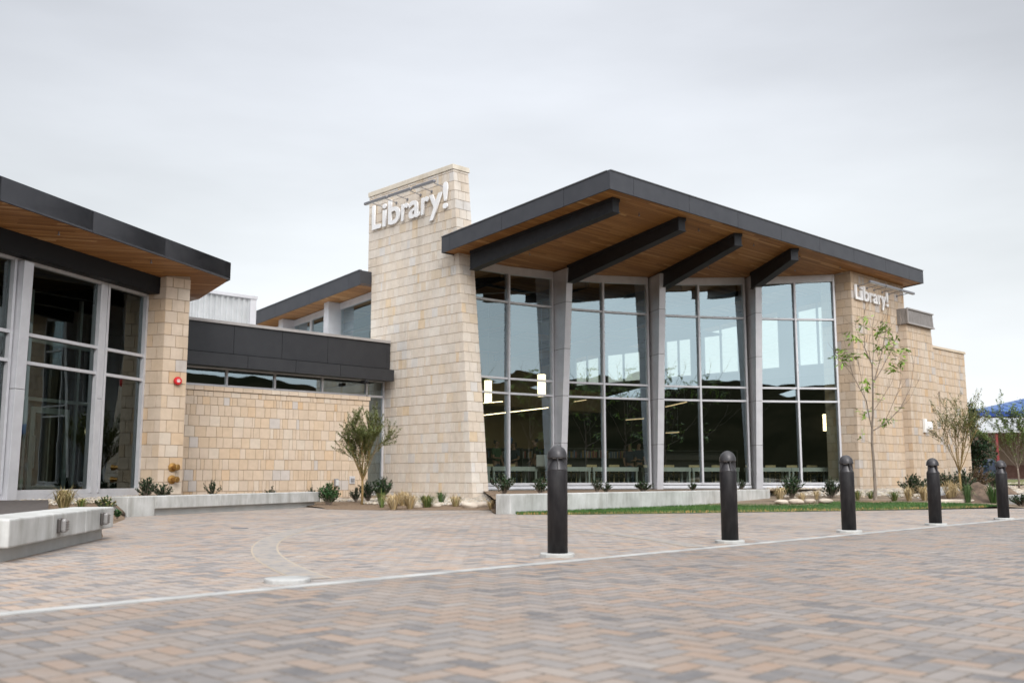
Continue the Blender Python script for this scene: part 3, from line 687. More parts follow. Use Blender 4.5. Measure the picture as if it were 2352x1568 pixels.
# corrugated plant screen on the link roof
b = MB(); vs = []; A0, A1, SB = -7.6, -2.56, 14.0
st = []
a_ = A0
while a_ < A1:
    for q, dpt in ((0, 0), (.07, 0), (.10, .05), (.17, .05)): st.append((a_ + q, SB + dpt))
    a_ += .20
st = [s_ for s_ in st if s_[0] < A1] + [(A1, SB)]
for a_, b_ in st: vs += [V(a_, b_, 5.0), V(a_, b_, 6.83)]
b.add(vs, [(2 * i, 2 * i + 2, 2 * i + 3, 2 * i + 1) for i in range(len(st) - 1)])
b.hexa([V(A0, SB + .06, 5), V(A1, SB + .06, 5), V(A1, SB + 3, 5), V(A0, SB + 3, 5)], [V(A0, SB + .06, 6.82), V(A1, SB + .06, 6.82), V(A1, SB + 3, 6.82), V(A0, SB + 3, 6.82)])
ps = b.build('plant_screen', M['corrugated'], lib)
b = MB(); b.box(V(-2.44, SB + .02, 5.92), .115, .06, .91, AX, BX); b.bar(V(A0, SB, 6.88), V(-2.30, SB, 6.88), .14, .10); b.build('screen_trim', M['clad'], ps)

# left wing ---------------------------------------------------------------
ws = lambda n_: 5.97 + .2 * n_
poly = [(-15, 0), (0, 0)]
pA, pB = U(-15, 0), U(0, 0); pC = pB + BX * 3.2; pD = U(-15, -6); pE = pC + Vector((-3, 1.5, 0))
def wz(p): return 5.97 + .2 * max(-1.5, (Vector((p[0], p[1], 0)) - E0).dot(NX))
plist = [pA, pB, pC, pE, pD]
b = MB(); b.prism([p for p in plist], [wz(p) + .04 for p in plist], [6.42] * 5); wroof = b.build('wing_roof', M['fascia'], lib)
# soffit boards run from the eave inwards to the beam line, then level
b = MB()
g0 = U(-15, -1.5); nq = (pC - pB).dot(NX); g1 = pB + (pC - pB) * (-1.5 / nq)
for quad in ([pA, pB, g1, g0], [g0, g1, pC, pE, pD]):
    vs = [Vector((p.x, p.y, wz(p) + .02)) for p in quad]; nn_ = len(vs)
    b.add(vs + [p + ZU * .015 for p in vs], [tuple(range(nn_)), tuple(range(2 * nn_ - 1, nn_ - 1, -1))])
b.build('soffit', M['wood'], wroof)
FRP = wroof; fascia_run(None, pA + ZU * 5.97, pB + ZU * 5.97, NX, [1 + q / 15 for q in (-12.9, -10.45, -8.0, -5.41, -2.86, -.32)], h=.47)
b = MB(); b.hexa([Vector((p.x, p.y, z)) for p, z in ((pB, 5.97), (pC, wz(pC)), (pC - NX * .05, wz(pC)), (pB - NX * .0505 - LX * .03, 5.97))], [Vector((p.x, p.y, 6.44)) for p in (pB, pC, pC - NX * .05, pB - NX * .0505 - LX * .03)])
b.build('fascia', M['fascia'], wroof)
for l_, n_ in ((-5.9, -.45), (-2.9, -.35)):
    b = MB(); p = U(l_, n_, ws(n_)); b.tube([p + ZU * .03, p - ZU * .03], .012, 8); b.lathe([(.03, -.055), (.03, -.045), (.008, -.03)], 10, p); b.build('sprinkler_head', M['lamparm'], wroof, origin=p)
# pillar
P0 = U(-1.58, -.83); PL = U(-1.62, -1.46); PR = P0 + AX * .62; PQ = PR - NX * .8 + AX * .3
tb = MB(); tb.prism([P0, PR, PQ, PL], 0, [5.82, 5.9, 5.9, 5.75], MORTAR)
rows = courses(.36, 5.8, half=False)
d1 = (P0 - PL); ln1 = d1.length; d1.normalize(); n1_ = Vector((d1.y, -d1.x, 0))
stones(tb, lambda u, z: PL + d1 * u + ZU * z, n1_, rows, lambda z: (0, ln1 + .01), 'quoin', g=.95)
stones(tb, lambda u, z: P0 + AX * u + ZU * z, -BX, rows, lambda z: (-.01, .63), 'quoin', g=.95)
stones(tb, lambda u, z: PR + BX * u + ZU * z, AX, rows, lambda z: (-.01, .7), 'quoin', g=.95)
tb.build('pillar', M['stone'], lib)
# glass front of the wing
GN = -1.40
fr = MB(); gl = MB(); sb = MB()
zt = 5.33
gl.add([U(-15, GN, .44), U(-1.62, GN, .44), U(-1.62, GN, zt), U(-15, GN, zt)], [(0, 1, 2, 3)])
for z in (.47, 3.19, 3.79, zt): fr.bar(U(-15, GN + .02, z), U(-1.62, GN + .02, z), .13, .07 if z > 1 else .1)
for l_ in (-1.66, -3.12, -3.38, -5.70, -6.10, -8.12, -8.52, -10.4): fr.box(U(l_, GN + .025, (.44 + zt) / 2), .035, .08, (zt - .44) / 2, LX, -NX)
sb.hexa([U(-15, GN + .09, .16), U(-1.62, GN + .09, .16), U(-1.62, GN - .1, .16), U(-15, GN - .1, .16)], [U(-15, GN + .09, .418), U(-1.62, GN + .09, .418), U(-1.62, GN - .1, .418), U(-15, GN - .1, .418)])
w_ = fr.build('window', M['alu'], lib); gl.build('pane', M['dglass'], w_); sb.build('sill', M['alu'], w_)
for l0, dp, zt_ in ((-6.14, .20, 5.3), (-3.49, .04, 5.3), (-8.56, .20, 5.3)):
    b = MB(); w2 = .135 if dp > .1 else .085
    lc = l0 + .24
    def sec(z, s_=0.):
        o_ = GN + .06 + dp * (.72 + .28 * (z / 5.3)) - s_
        return [U(lc - w2 + s_, GN - .05 + s_, z), U(lc + w2 - s_, GN - .05 + s_, z), U(lc + w2 - s_, o_, z), U(lc - w2 + s_, o_, z)]
    zj = [.2, 2.6, zt_]
    for i in range(2): b.hexa(sec(zj[i] + (.005 if i else 0)), sec(zj[i + 1] - .005))
    c_ = b.build('column', M['clad'], lib, bevel=.006); b2 = MB(); b2.hexa(sec(.3, .012), sec(zt_ - .02, .012)); b2.build('joint', M['seam'], c_)
b = MB(); b.hexa([U(-15, -1.0, 5.36), U(-1.45, -1.0, 5.36), U(-1.45, -1.55, 5.36), U(-15, -1.55, 5.36)], [U(-15, -1.0, 5.80), U(-1.45, -1.0, 5.80), U(-1.45, -1.55, 5.70), U(-15, -1.55, 5.70)]); b.build('eaves_beam', M['blackmetal'], lib)
# wing interior
b = MB(); b.add([U(-15, -5.6, .3), U(-1, -5.6, .3), U(-1, -5.6, 5.7), U(-15, -5.6, 5.7)], [(0, 1, 2, 3)]); b.add([U(-1.2, -1.6, .3), U(-1.2, -5.6, .3), U(-1.2, -5.6, 5.7), U(-1.2, -1.6, 5.7)], [(0, 1, 2, 3)]); b.add([U(-15, -1.45, .33), U(-1, -1.45, .33), U(-1, -5.6, .33), U(-15, -5.6, .33)], [(0, 1, 2, 3)]); b.add([U(-15, -1.45, .3), U(-15, -5.6, .3), U(-15, -5.6, 5.7), U(-15, -1.45, 5.7)], [(0, 1, 2, 3)])
b.build('lobby_interior', M['int_dark'], lib)
b = MB()
dl0, dl1, dn = -3.45, -2.30, -3.0
for l_ in (dl0, dl1): b.box(U(l_, dn, 1.42), .07, .03, 1.02, LX, -NX)
b.box(U((dl0 + dl1) / 2, dn, 2.37), .5, .03, .07, LX, -NX); b.box(U((dl0 + dl1) / 2, dn, .47), .5, .03, .11, LX, -NX)
dr = b.build('door', M['alu'], lib)
b = MB(); b.add([U(dl0, dn, .5), U(dl1, dn, .5), U(dl1, dn, 2.3), U(dl0, dn, 2.3)], [(0, 1, 2, 3)]); b.build('pane', M['dglass'], dr)
b = MB(); b.tube([U(dl0 + .02, dn + .03, 1.0), U(dl0 + .02, dn + .1, 1.0), U(dl0 + .02, dn + .1, 1.75), U(dl0 + .02, dn + .03, 1.75)], .016, 8); b.build('handle', M['alu'], dr)
b = MB()
for l_ in (-3.7, -2.0, -1.5): b.box(U(l_, dn, 2.8), .04, .04, 2.4, LX, -NX)
for z in (2.62, 4.0): b.bar(U(-6, dn, z), U(-1.4, dn, z), .07, .08)
b.build('vestibule_frame', M['alu'], lib)

# main interior --------------------------------------------------------------
FZ = .36
b = MB()
b.prism([V(1.2, 7.05), V(4.8, 6.5), V(8.4, 5.1), V(11.6, 3.1), V(14.1, 1.2), V(17.4, 1.2), V(17.4, 18.6), V(1.2, 18.6)], FZ - .1, FZ); b.build('floor', M['int_floor'], lib)
b = MB(); b.prism([V(.9, 18.6), V(17.7, 18.6), V(17.7, 18.8), V(.9, 18.8)], .1, soff(18.8) + .03)
b.prism([V(1.13, 11.4), V(1.3, 11.4), V(1.3, 18.6), V(1.13, 18.6)], .1, 4.9)
b.build('interior_wall', M['int_wall'], lib)
b = MB(); b.prism([V(17.5, 1.2), V(17.7, 1.2), V(17.7, 18.6), V(17.5, 18.6)], .1, 5.3)
wins = [(3.1, 4.95), (5.78, 6.75), (7.8, 9.68), (10.3, 11.8), (13.25, 15.4), (15.85, 17.5)]
ed = [1.2] + [x for w in wins for x in w] + [18.6]
for i in range(0, len(ed), 2):
    b.prism([V(17.5, ed[i]), V(17.7, ed[i]), V(17.7, ed[i + 1]), V(17.5, ed[i + 1])], 5.3, [soff(ed[i]) + .03, soff(ed[i]) + .03, soff(ed[i + 1]) + .03, soff(ed[i + 1]) + .03])
iw = b.build('interior_wall', M['int_grey'], lib)
b = MB(); b.prism([V(17.46, 1.2), V(17.495, 1.2), V(17.495, 18.5), V(17.46, 18.5)], .36, 4.9); b.build('wainscot', M['int_brown'], iw)
for w0, w1 in wins:
    fr = MB(); mid = (w0 + w1) / 2
    for q in (w0 + .03, w1 - .03) + ((mid,) if w1 - w0 > 1.2 else ()): fr.box(V(17.6, q, (5.3 + soff(q)) / 2), .05, .03, (soff(q) - 5.3) / 2 - .01, AX, BX)
    fr.bar(V(17.6, w0, 5.33), V(17.6, w1, 5.33), .1, .05)
    f_ = fr.build('window', M['greyp'], lib); g_ = MB(); g_.add([V(17.6, w1, 5.3), V(17.6, w0, 5.3), V(17.6, w0, soff(w0)), V(17.6, w1, soff(w1))], [(0, 1, 2, 3)]); g_.build('pane', M['glass'], f_)
# hung acoustic ceiling clouds and a low bulkhead
b = MB()
for a0, a1, b0, b1, z in ((1.6, 5.6, 9.5, 12.0, 6.3), (1.6, 5.6, 12.6, 15.2, 6.0), (6.4, 10.2, 8.4, 11.0, 6.4), (6.4, 10.2, 11.8, 14.6, 6.1), (11, 14.6, 6.6, 9.6, 6.5), (11, 14.6, 10.4, 13.2, 6.2)):
    b.prism([V(a0, b0), V(a1, b0), V(a1, b1), V(a0, b1)], z, z + .06)
b.build('ceiling_panel', M['int_grey'], lib)
b = MB(); b.prism([V(1.3, 15.6), V(17.4, 15.6), V(17.4, 18.6), V(1.3, 18.6)], 3.9, 4.9); b.build('bulkhead', M['int_wall'], lib)
b = MB(); b.prism([V(-7.5, 15.8), V(.45, 15.8), V(.45, 16), V(-7.5, 16)], .1, 4.3); b.prism([V(-7.5, 10.4), V(.45, 10.4), V(.45, 15.8), V(-7.5, 15.8)], .1, .35); b.build('link_interior', M['int_dark'], lib)
# steel roof trusses seen through the glass
b = MB()
for a_ in (3.0, 6.3, 9.6, 13.0, 16.2): b.bar(V(a_, bw(min(a_, 14)) + .3, soff(bw(min(a_, 14)) + .3) - .16), V(a_, 18.5, soff(18.5) - .16), .16, .34)
b.tube([V(1.4, 7.6, 7.1), V(14, 7.6, 7.1)], .05, 8)
b.build('ceiling_joist', M['int_dark'], lib)

# ------------------------------------------------------------------ signs and their lamps
def letters(parent, text, org, right, nrm, cap, depth, spans):
    """raised letters: each glyph of the built-in font made bold, extruded and set in its place along the wall"""
    capu = None
    for ch, (x0, x1) in zip(text, spans):
        cu = bpy.data.curves.new('letter', 'FONT'); cu.body = ch; cu.size = 1.; cu.extrude = .5; cu.offset = .017; cu.resolution_u = 6
        ob = bpy.data.objects.new('letter', cu); COL.objects.link(ob)
        bpy.context.view_layer.update()
        me = bpy.data.meshes.new_from_object(ob.evaluated_get(bpy.context.evaluated_depsgraph_get()))
        bpy.data.objects.remove(ob); bpy.data.curves.remove(cu)
        xs_ = [v.co.x for v in me.vertices]; m0, m1 = min(xs_), max(xs_)
        if capu is None:
            ys_ = [v.co.y for v in me.vertices]; y0_ = min(ys_); capu = max(ys_) - y0_
        for v in me.vertices:
            c = v.co.copy(); v.co = org + right * (x0 + (c.x - m0) / (m1 - m0) * (x1 - x0)) + ZU * ((c.y - y0_) * cap / capu) + nrm * ((c.z + .5) * depth)
        me.materials.clear(); me.materials.append(M['letter']); me.update()
        o = bpy.data.objects.new('letter', me); COL.objects.link(o); put_under(o, parent)
sg = thing('library_sign', 'large raised white Library! lettering high on the tower', 'sign', V(.5, 9.2, 9.2))
letters(sg, 'Library!', V(.455, 11.14, 9.225), -BX, -AX, .85, .05, [(.01, .50), (.60, .81), (.93, 1.57), (1.66, 2.03), (2.06, 2.62), (2.72, 3.11), (3.13, 3.77), (3.82, 4.05)])
sg = thing('library_sign', 'smaller white Library! lettering on the right stone wall under the eaves', 'sign', V(15.5, .7, 7.2))
letters(sg, 'Library!', V(14.23, .655, 7.18), AX, -BX, .54, .055, [(.02, .41), (.40, .59), (.65, 1.06), (1.11, 1.36), (1.38, 1.72), (1.78, 2.04), (2.05, 2.39), (2.43, 2.60)])
def sign_lamp(p0, p1, wallp, nrm, label):
    d = (p1 - p0).normalized(); t = thing('sign_lamp', label, 'lamp', p0, 0, 'linear lamps lighting the lettering')
    b = MB(); b.bar(p0, p1, .10, .085); b.build('lamp_bar', M['lamparm'], t, bevel=.015)
    b = MB(); b.bar(p0 + d * .05 - ZU * .044, p1 - d * .05 - ZU * .044, .06, .012); b.build('lens', M['lens'], t)
    for f in (.22, .80):
        b = MB(); q = p0.lerp(p1, f); w = q - nrm * ((q - wallp).dot(nrm)); b.tube([q + ZU * .02, w - ZU * .05], .014, 6); b.lathe([(.045, 0), (.045, .02)], 10, w - ZU * .05 - nrm * .003, nrm); b.build('arm', M['lamparm'], t)
for (b0, b1), nm in zip(((10.85, 9.58), (9.50, 8.29), (8.20, 7.10)), ('leftmost', 'middle', 'rightmost')):
    sign_lamp(V(-.1, b0, 9.99), V(-.1, b1, 9.99), V(.48, b0, 9.99), -AX, nm + ' linear lamp of the three above the tower lettering')
for (a0, a1), nm in zip(((14.35, 15.5), (15.58, 16.7), (16.78, 17.9)), ('leftmost', 'middle', 'rightmost')):
    sign_lamp(V(a0, .1, 7.76), V(a1, .1, 7.76), V(a0, .675, 7.7), -BX, nm + ' linear lamp of the three above the right wall lettering')

# ------------------------------------------------------------------ small fittings on the walls
pw = lambda u, z, out=.026: P0 + AX * u + ZU * z - BX * out
t = thing('fire_alarm_strobe', 'round red fire alarm sounder on the left stone pillar', 'alarm', pw(.38, 3.18))
b = MB(); b.lathe([(.085, 0), (.105, .02), (.105, .06), (.085, .085), (.02, .09)], 24, pw(.38, 3.18), -BX); b.build('housing', M['red'], t, smooth=False)
b = MB()
for q in (-.03, 0, .03): b.box(pw(.38, 3.18 + q, .118), .05 - abs(q) * .5, .004, .008, AX, BX)
b.build('lens', M['white'], t)
for z, nm in ((1.03, 'upper'), (.73, 'lower')):
    t = thing('hose_connection', nm + ' brass fire hose outlet at the foot of the left pillar', 'hose outlet', pw(.36, z))
    b = MB(); b.lathe([(.11, 0), (.11, .015), (.05, .03)], 20, pw(.36, z), -BX); b.build('flange', M['brass'], t)
    b = MB(); b.lathe([(.05, .02), (.05, .10), (.065, .11), (.065, .15), (.075, .155), (.075, .19), (.05, .2)], 16, pw(.36, z), (-BX + AX * .35).normalized()); b.build('spout', M['brass'], t)
p = V(-1.61, LB - .03, .62); t = thing('wall_light', 'small grey box lamp low on the stone garden wall', 'wall lamp', p)
b = MB(); b.box(p - BX * .03, .07, .03, .12, AX, BX); b.build('housing', M['greyp'], t, bevel=.01)
b = MB(); b.box(p - BX * .085 - ZU * .01, .055, .025, .09, AX, BX); b.build('lens', M['lens'], t, bevel=.02)
p = V(-1.0, LB - .03, .70); t = thing('outlet_cover', 'flat metal outlet cover low on the stone wall behind the small tree', 'outlet')
t.location = p; b = MB(); b.box(p, .10, .015, .12, AX, BX); b.build('plate', M['alu'], t, bevel=.008)
b = MB(); b.box(p - BX * .03 + ZU * .0, .06, .015, .05, AX, BX); b.build('flap', M['greyp'], t)
p = V(18.79, .36, 2.75); t = thing('wall_lamp', 'white two part lamp on the stone buttress', 'wall lamp', p)
b = MB(); b.box(p - BX * .05 - AX * .06, .09, .05, .26, AX, BX); b.build('back_box', M['white'], t, bevel=.01)
b = MB(); b.lathe([(.13, -.14), (.14, -.1), (.14, .12), (.12, .14)], 16, p - BX * .14 + AX * .06); b.build('shade', M['letter'], t)
p = V(24.19, 1.0, 3.45); t = thing('wall_lamp', 'white lamp at the far end of the stone wall', 'wall lamp', p)
b = MB(); b.box(p, .05, .06, .2, AX, BX); b.build('back_box', M['white'], t); b = MB(); b.lathe([(.1, -.14), (.11, -.1), (.11, .12), (.09, .14)], 14, p + AX * .12); b.build('shade', M['letter'], t)

# ------------------------------------------------------------------ concrete seat walls
def seat_wall(label, f0, f1, back, zt, mode, joints, extra=None):
    d = (f1 - f0).normalized(); L_ = (f1 - f0).length; nin = back.normalized()
    t = thing('seat_wall', label, 'seat wall', (f0 + f1) / 2)
    b = MB(); js = [0] + list(joints) + [L_]; W_ = back.length
    for i in range(len(js) - 1):
        a_, e_ = js[i] + (.003 if i else 0), js[i + 1] - (.003 if i < len(js) - 2 else 0)
        full = mode == 'wall' or (mode == 'bench' and i == 0 and extra)
        zb = -.06 if full else .135
        q = [f0 + d * a_, f0 + d * e_, f0 + d * e_ + nin * W_, f0 + d * a_ + nin * W_]
        b.hexa([p + ZU * zb for p in q], [p + ZU * zt for p in q])
    b.build('slab', M['concrete'], t, bevel=.018)
    b = MB(); s_ = js[1] + .02 if extra else .06
    if mode == 'bench':
        q = [f0 + d * s_ + nin * .11, f0 + d * (L_ - .12) + nin * .11, f0 + d * (L_ - .12) + nin * (W_ - .03), f0 + d * s_ + nin * (W_ - .03)]
        b.hexa([p - ZU * .06 for p in q], [p + ZU * .14 for p in q]); b.build('plinth', M['concrete_base'], t)
    else:
        q = [f0 + d * .01 + nin * .02, f0 + d * (L_ - .01) + nin * .02, f0 + d * (L_ - .01) + nin * (W_ - .02), f0 + d * .01 + nin * (W_ - .02)]
        b.hexa([p - ZU * .06 for p in q], [p + ZU * (zt - .02) for p in q]); b.build('joint', M['seam'], t)
    return t
W1a, W1b = Vector((-4.62, 9.30, 0)), Vector((-5.22, 13.24, 0))
d1 = (W1b - W1a).normalized(); in1 = Vector((-d1.y, d1.x, 0))
seat_wall('low pale concrete bench wall with two lamps at far left', W1a, W1b, in1 * .52, .40, 'bench', (1.33, 2.62, 3.5))
W2a, W2b = Vector((-7.66, 20.1, 0)), Vector((-5.15, 27.1, 0))
d2 = (W2b - W2a).normalized(); in2 = Vector((-d2.y, d2.x, 0))
seat_wall('long concrete bench wall with recessed base before the stone wall', W2a, W2b, in2 * .42, .40, 'bench', (.82, 3.0, 5.1), extra=True)
W3a, W3b = Vector((-.04, 21.72, 0)), Vector((7.95, 31.0, 0))
d3 = (W3b - W3a).normalized(); in3 = Vector((-d3.y, d3.x, 0))
seat_wall('long plain concrete retaining wall below the curved glass front', W3a, W3b, in3 * .42, .42, 'wall', (1.55, 3.6, 5.1, 7.6, 10.0))
for f, nm in ((1.55, 'nearer'), (3.35, 'farther')):
    p = W1a + d1 * f - in1 * .0 + ZU * .27
    t = thing('bench_light', nm + ' of two small lamps on the concrete bench face', 'wall lamp', p, 0, 'lamps on the bench face')
    b = MB(); b.box(p - in1 * .018, .075, .018, .055 * 1.4, d1, in1); b.build('housing', M['bronze'], t, bevel=.012)
    b = MB(); b.box(p - in1 * .06, .06, .03, .06 * 1.2, d1, in1); b.build('lens', M['smoked'], t, bevel=.025)
    b = MB()
    for q in (-.04, -.013, .013, .04): b.box(p - in1 * .092 + ZU * q, .05, .004, .005, d1, in1)
    b.build('guard', M['bronze'], t)

# ------------------------------------------------------------------ bollards
def bollard():
    t = thing('bollard', 'x', 'bollard')
    b = MB(); b.lathe([(.1015, .03), (.1015, .846), (.100, .852)], 40); b.build('post', M['bollard'], t)
    b = MB(); b.lathe([(.1005, .852), (.0995, .862), (.052, .955), (.046, .975)], 40); b.build('reflector', M['bolcap'], t)
    b = MB()
    for k in range(4):
        a_ = -math.pi / 2 + k * math.pi / 2 + .02
        o = Vector((math.cos(a_), math.sin(a_), 0)); s_ = Vector((-o.y, o.x, 0)) * .006
        q = [o * .04 + ZU * .97, o * .092 + ZU * .855, o * .1005 + ZU * .86, o * .098 + ZU * .985, o * .04 + ZU * .985]
        b.add([p - s_ for p in q] + [p + s_ for p in q], [(0, 1, 2, 3, 4), (9, 8, 7, 6, 5), (0, 5, 6, 1), (1, 6, 7, 2), (2, 7, 8, 3), (3, 8, 9, 4), (4, 9, 5, 0)])
    b.build('fin', M['bolcap'], t)
    b = MB(); b.lathe([(.045, .965), (.056, .978)], 24); b.build('lens', M['lens'], t)
    prof = [(.03, .978), (.099, .974), (.101, .98)] + [(.1005 * math.cos(q * math.pi / 2 / 10), .985 + .117 * math.sin(q * math.pi / 2 / 10)) for q in range(10)] + [(.003, 1.1025)]
    b = MB(); b.lathe(prof, 40); b.build('cap', M['bolcap'], t)
    b = MB(); rr_ = random.Random(3); pr = [(.175 * (1 + rr_.uniform(-.05, .05)), k * 2 * math.pi / 22) for k in range(22)]
    b.prism([Vector((r_ * math.cos(a_), r_ * math.sin(a_), 0)) for r_, a_ in pr], -.05, .036); b.build('footing', M['concrete_base'], t, bevel=.01)
    for o in t.children:
        if o.name.split('.')[0] in ('post', 'cap', 'reflector'):
            o.data.polygons.foreach_set('use_smooth', [len(p.vertices) == 4 for p in o.data.polygons])
    return t
bol = bollard()
blab = ['nearest and largest dark bollard, in front of the glass front', 'second nearest dark bollard, before the end of the concrete wall', 'middle dark bollard of five, before the right stone corner', 'fourth dark bollard, right of the leafy sapling', 'farthest and smallest dark bollard at the right edge']
bpos = [(.455, 10.12), (2.63, 12.22), (4.83, 14.5), (6.98, 16.66), (9.2, 18.9)]
for k, (p, l_) in enumerate(zip(bpos, blab)):
    o = bol if k == 0 else copy_tree(bol)
    o.location = (p[0], p[1], 0); o.rotation_euler = ((0, .004, -.005, .003, .006)[k], (.002, -.004, .004, .0, -.003)[k], -.02 + k * .11); tag(o, l_, 'bollard', 'bollards along the kerb')
b = MB(); rr_ = random.Random(5)
b.prism([Vector((-1.69 + .17 * (1 + rr_.uniform(-.04, .04)) * math.cos(k * math.pi / 11), 7.66 + .17 * (1 + rr_.uniform(-.04, .04)) * math.sin(k * math.pi / 11), 0)) for k in range(22)], -.05, .034)
tag(b.build('bollard_footing', M['kerbstone'], origin=(-1.69, 7.66, 0), bevel=.012), 'bare round concrete footing without a bollard beside the kerb', 'footing')

# ------------------------------------------------------------------ planting beds, lawn and stones
def loft(name, front, back, n, mt, zf=None, zr=.02):
    def res(pl, k):
        pl = [Vector(p) for p in pl]; L_ = [0]
        for i in range(1, len(pl)): L_.append(L_[-1] + (pl[i] - pl[i - 1]).length)
        out = []
        for q in range(k + 1):
            s_ = L_[-1] * q / k; i = max(j for j in range(len(pl) - 1) if L_[j] <= s_ + 1e-9)
            out.append(pl[i].lerp(pl[i + 1], (s_ - L_[i]) / max(1e-9, L_[i + 1] - L_[i])))
        return out
    k = 48; f, bk = res(front, k), res(back, k); b = MB(); vs = []
    for i in range(k + 1):
        for j in range(n + 1):
            p = f[i].lerp(bk[i], j / n); w = math.sin(math.pi * j / n)
            vs.append(p + ZU * (zr * w * (noise.noise(Vector((p.x * 2.2, p.y * 2.2, 3))) + .5)))
    b.add(vs, [(i * (n + 1) + j, (i + 1) * (n + 1) + j, (i + 1) * (n + 1) + j + 1, i * (n + 1) + j + 1) for i in range(k) for j in range(n)])
    return tag(b.build(name, mt, smooth=True), kind='structure'), f, bk
fl = [(-5.0, 27.0, .0), (-4.6, 25.0, .005), (-3.1, 24.25, .005), (-1.2, 24.3, .005), (-.5, 24.25, .005), (-.38, 22.2, .005)]
bl = [V(-6.5, LB, .12), V(-.4, LB, .1), V(.46, 10.2, .14), V(.47, 5.86, .12), V(1.4, 6.2, .30), V(3.0, 5.0, .30)]
bed1 = loft('planting_bed', fl, bl, 10, M['mulch'])
fl2 = [(-.38, 22.2, .30), W3a + in3 * .40 + d3 * .5 + ZU * .36, W3b + in3 * .40 + ZU * .36]
bl2 = [V(1.6, 6.7, .38), V(4.8, 6.5, .38), V(8.4, 5.05, .38), V(11.6, 3.1, .38), V(14.1, 1.2, .38)]
loft('planting_bed', fl2, bl2, 6, M['mulch'])
lf = [(.1, 21.3, .004), (1.6, 21.42, .006), (4.07, 22.28, .008), (8.54, 23.98, .012), (10.9, 25.0, .02), (12.0, 25.6, .03)]
lb = [W3a + Vector((.12, 0, .01)), W3a.lerp(W3b, .4) + ZU * .015, W3b + Vector((-.1, -.1, .03)), (9.2, 29.3, .075), (10.6, 28.5, .085), (11.9, 27.6, .085), (12.6, 26.0, .05)]
lawn = loft('lawn', lf, lb, 8, M['lawn'], zr=.015)
rf = [W3b + Vector((-.05, .05, .02)), (9.2, 29.3, .075), (10.6, 28.5, .085), (11.9, 27.6, .085), (12.6, 26.0, .05), (13.0, 25.75, .01), (15.4, 26.9, .0), (16.1, 26.5, .0), (21.5, 32.2, .0), (27, 38., .0)]
rb = [V(11.7, 3.0, .38), V(14.1, 1.3, .36), V(14.12, .68, .34), V(17.7, .68, .36), V(17.7, .36, .40), V(20.7, .36, .46), V(24.1, .8, .48), V(26.5, 1.5, .5), V(30, 0, .5), V(34, -3., .5)]
bed3 = loft('planting_bed', rf, rb, 12, M['dirt'], zr=.05)
terr_f = [(-6.2, 7.2, .25), (-5.2, 9.4, .27), (-5.75, 13.3, .27), (-6.3, 15.5, .0), (-7.4, 19.4, .0), W2a + in2 * .40 + ZU * .30, W2b + in2 * .40 + ZU * .28]
terr_b = [U(-15, -1.35, .28), U(-8, -1.35, .28), U(-4, -1.35, .30), U(-1.7, -1.35, .32), P0 + ZU * .34, V(-6.6, LB, .30), V(-2.0, LB, .2)]
bed4 = loft('planting_bed', terr_f, terr_b, 8, M['mulch'])
sheet('paved_terrace', [(-5.6, 12.2), (-5.2, 9.4), (-6.2, 7.2), U(-14, -1.3), U(-6.4, -1.28), U(-5.6, -.55)], .325, M['darkpave'])

def tri_h(surf, s_, t_):                                           # point on a loft at fractions along and across
    o, f, bk = surf; i = min(len(f) - 2, int(s_ * (len(f) - 1))); q = s_ * (len(f) - 1) - i
    return f[i].lerp(f[i + 1], q).lerp(bk[i].lerp(bk[i + 1], q), t_)
ICO = None
def ico():
    global ICO
    if ICO is None:
        bm = bmesh.new(); bmesh.ops.create_icosphere(bm, subdivisions=1, radius=1); bm.verts.index_update()
        ICO = ([v.co.copy() for v in bm.verts], [tuple(v.index for v in f.verts) for f in bm.faces]); bm.free()
    return ICO
def pebble(b, p, r_, col):
    vs, fs = ico(); rot = Matrix.Rotation(R.uniform(0, 6.28), 3, 'Z') @ Matrix.Rotation(R.uniform(-.5, .5), 3, 'X'); k = Vector((R.uniform(.8, 1.5), R.uniform(.7, 1.1), R.uniform(.45, .75))) * r_
    b.add([p + rot @ Vector((v.x * k.x, v.y * k.y, v.z * k.z)) for v in vs], fs, col)
def pcol():
    c = R.choice([(.52, .45, .36), (.58, .51, .42), (.46, .40, .33), (.62, .57, .49), (.50, .41, .30), (.40, .37, .34)]); k = R.uniform(.70, .98); return tuple(x * k for x in c)
b = MB()
for _ in range(4200):                                              # river stones along the tower and stone walls
    s_ = R.uniform(.02, .78); t_ = 1 - abs(R.gauss(0, .2)) if s_ < .45 else 1 - abs(R.gauss(0, .42))
    if t_ < .3 or (s_ < .45 and t_ < .66): continue
    p = tri_h(bed1, s_, min(.985, t_)); pebble(b, p + ZU * .03, R.uniform(.03, .065), pcol())
for _ in range(2600):
    s_ = R.uniform(.0, .86); t_ = 1 - abs(R.gauss(0, .30)) - (.0 if s_ > .25 else .1)
    if t_ < .2: continue
    p = tri_h(bed3, s_, min(.97, t_)); pebble(b, p + ZU * .035, R.uniform(.035, .07), pcol())
for _ in range(4200):
    s_ = R.uniform(.40, .86); t_ = R.uniform(.30, .985)
    if t_ < .38 + .12 * noise.noise(Vector((s_ * 14, 0, 2))): continue
    p = tri_h(bed1, s_, t_); pebble(b, p + ZU * .03, R.uniform(.032, .06), pcol())
for _ in range(4200):
    s_ = R.uniform(.0, .60); t_ = R.uniform(.36, .97)
    if t_ < .42 + .2 * noise.noise(Vector((s_ * 11, 3, 2))): continue
    p = tri_h(bed3, s_, t_); pebble(b, p + ZU * .035, R.uniform(.035, .07), pcol())
for _ in range(1500):
    s_ = R.uniform(.12, .62); t_ = R.uniform(.72, .97)
    pebble(b, tri_h(bed4, s_, t_) + ZU * .025, R.uniform(.025, .05), pcol())
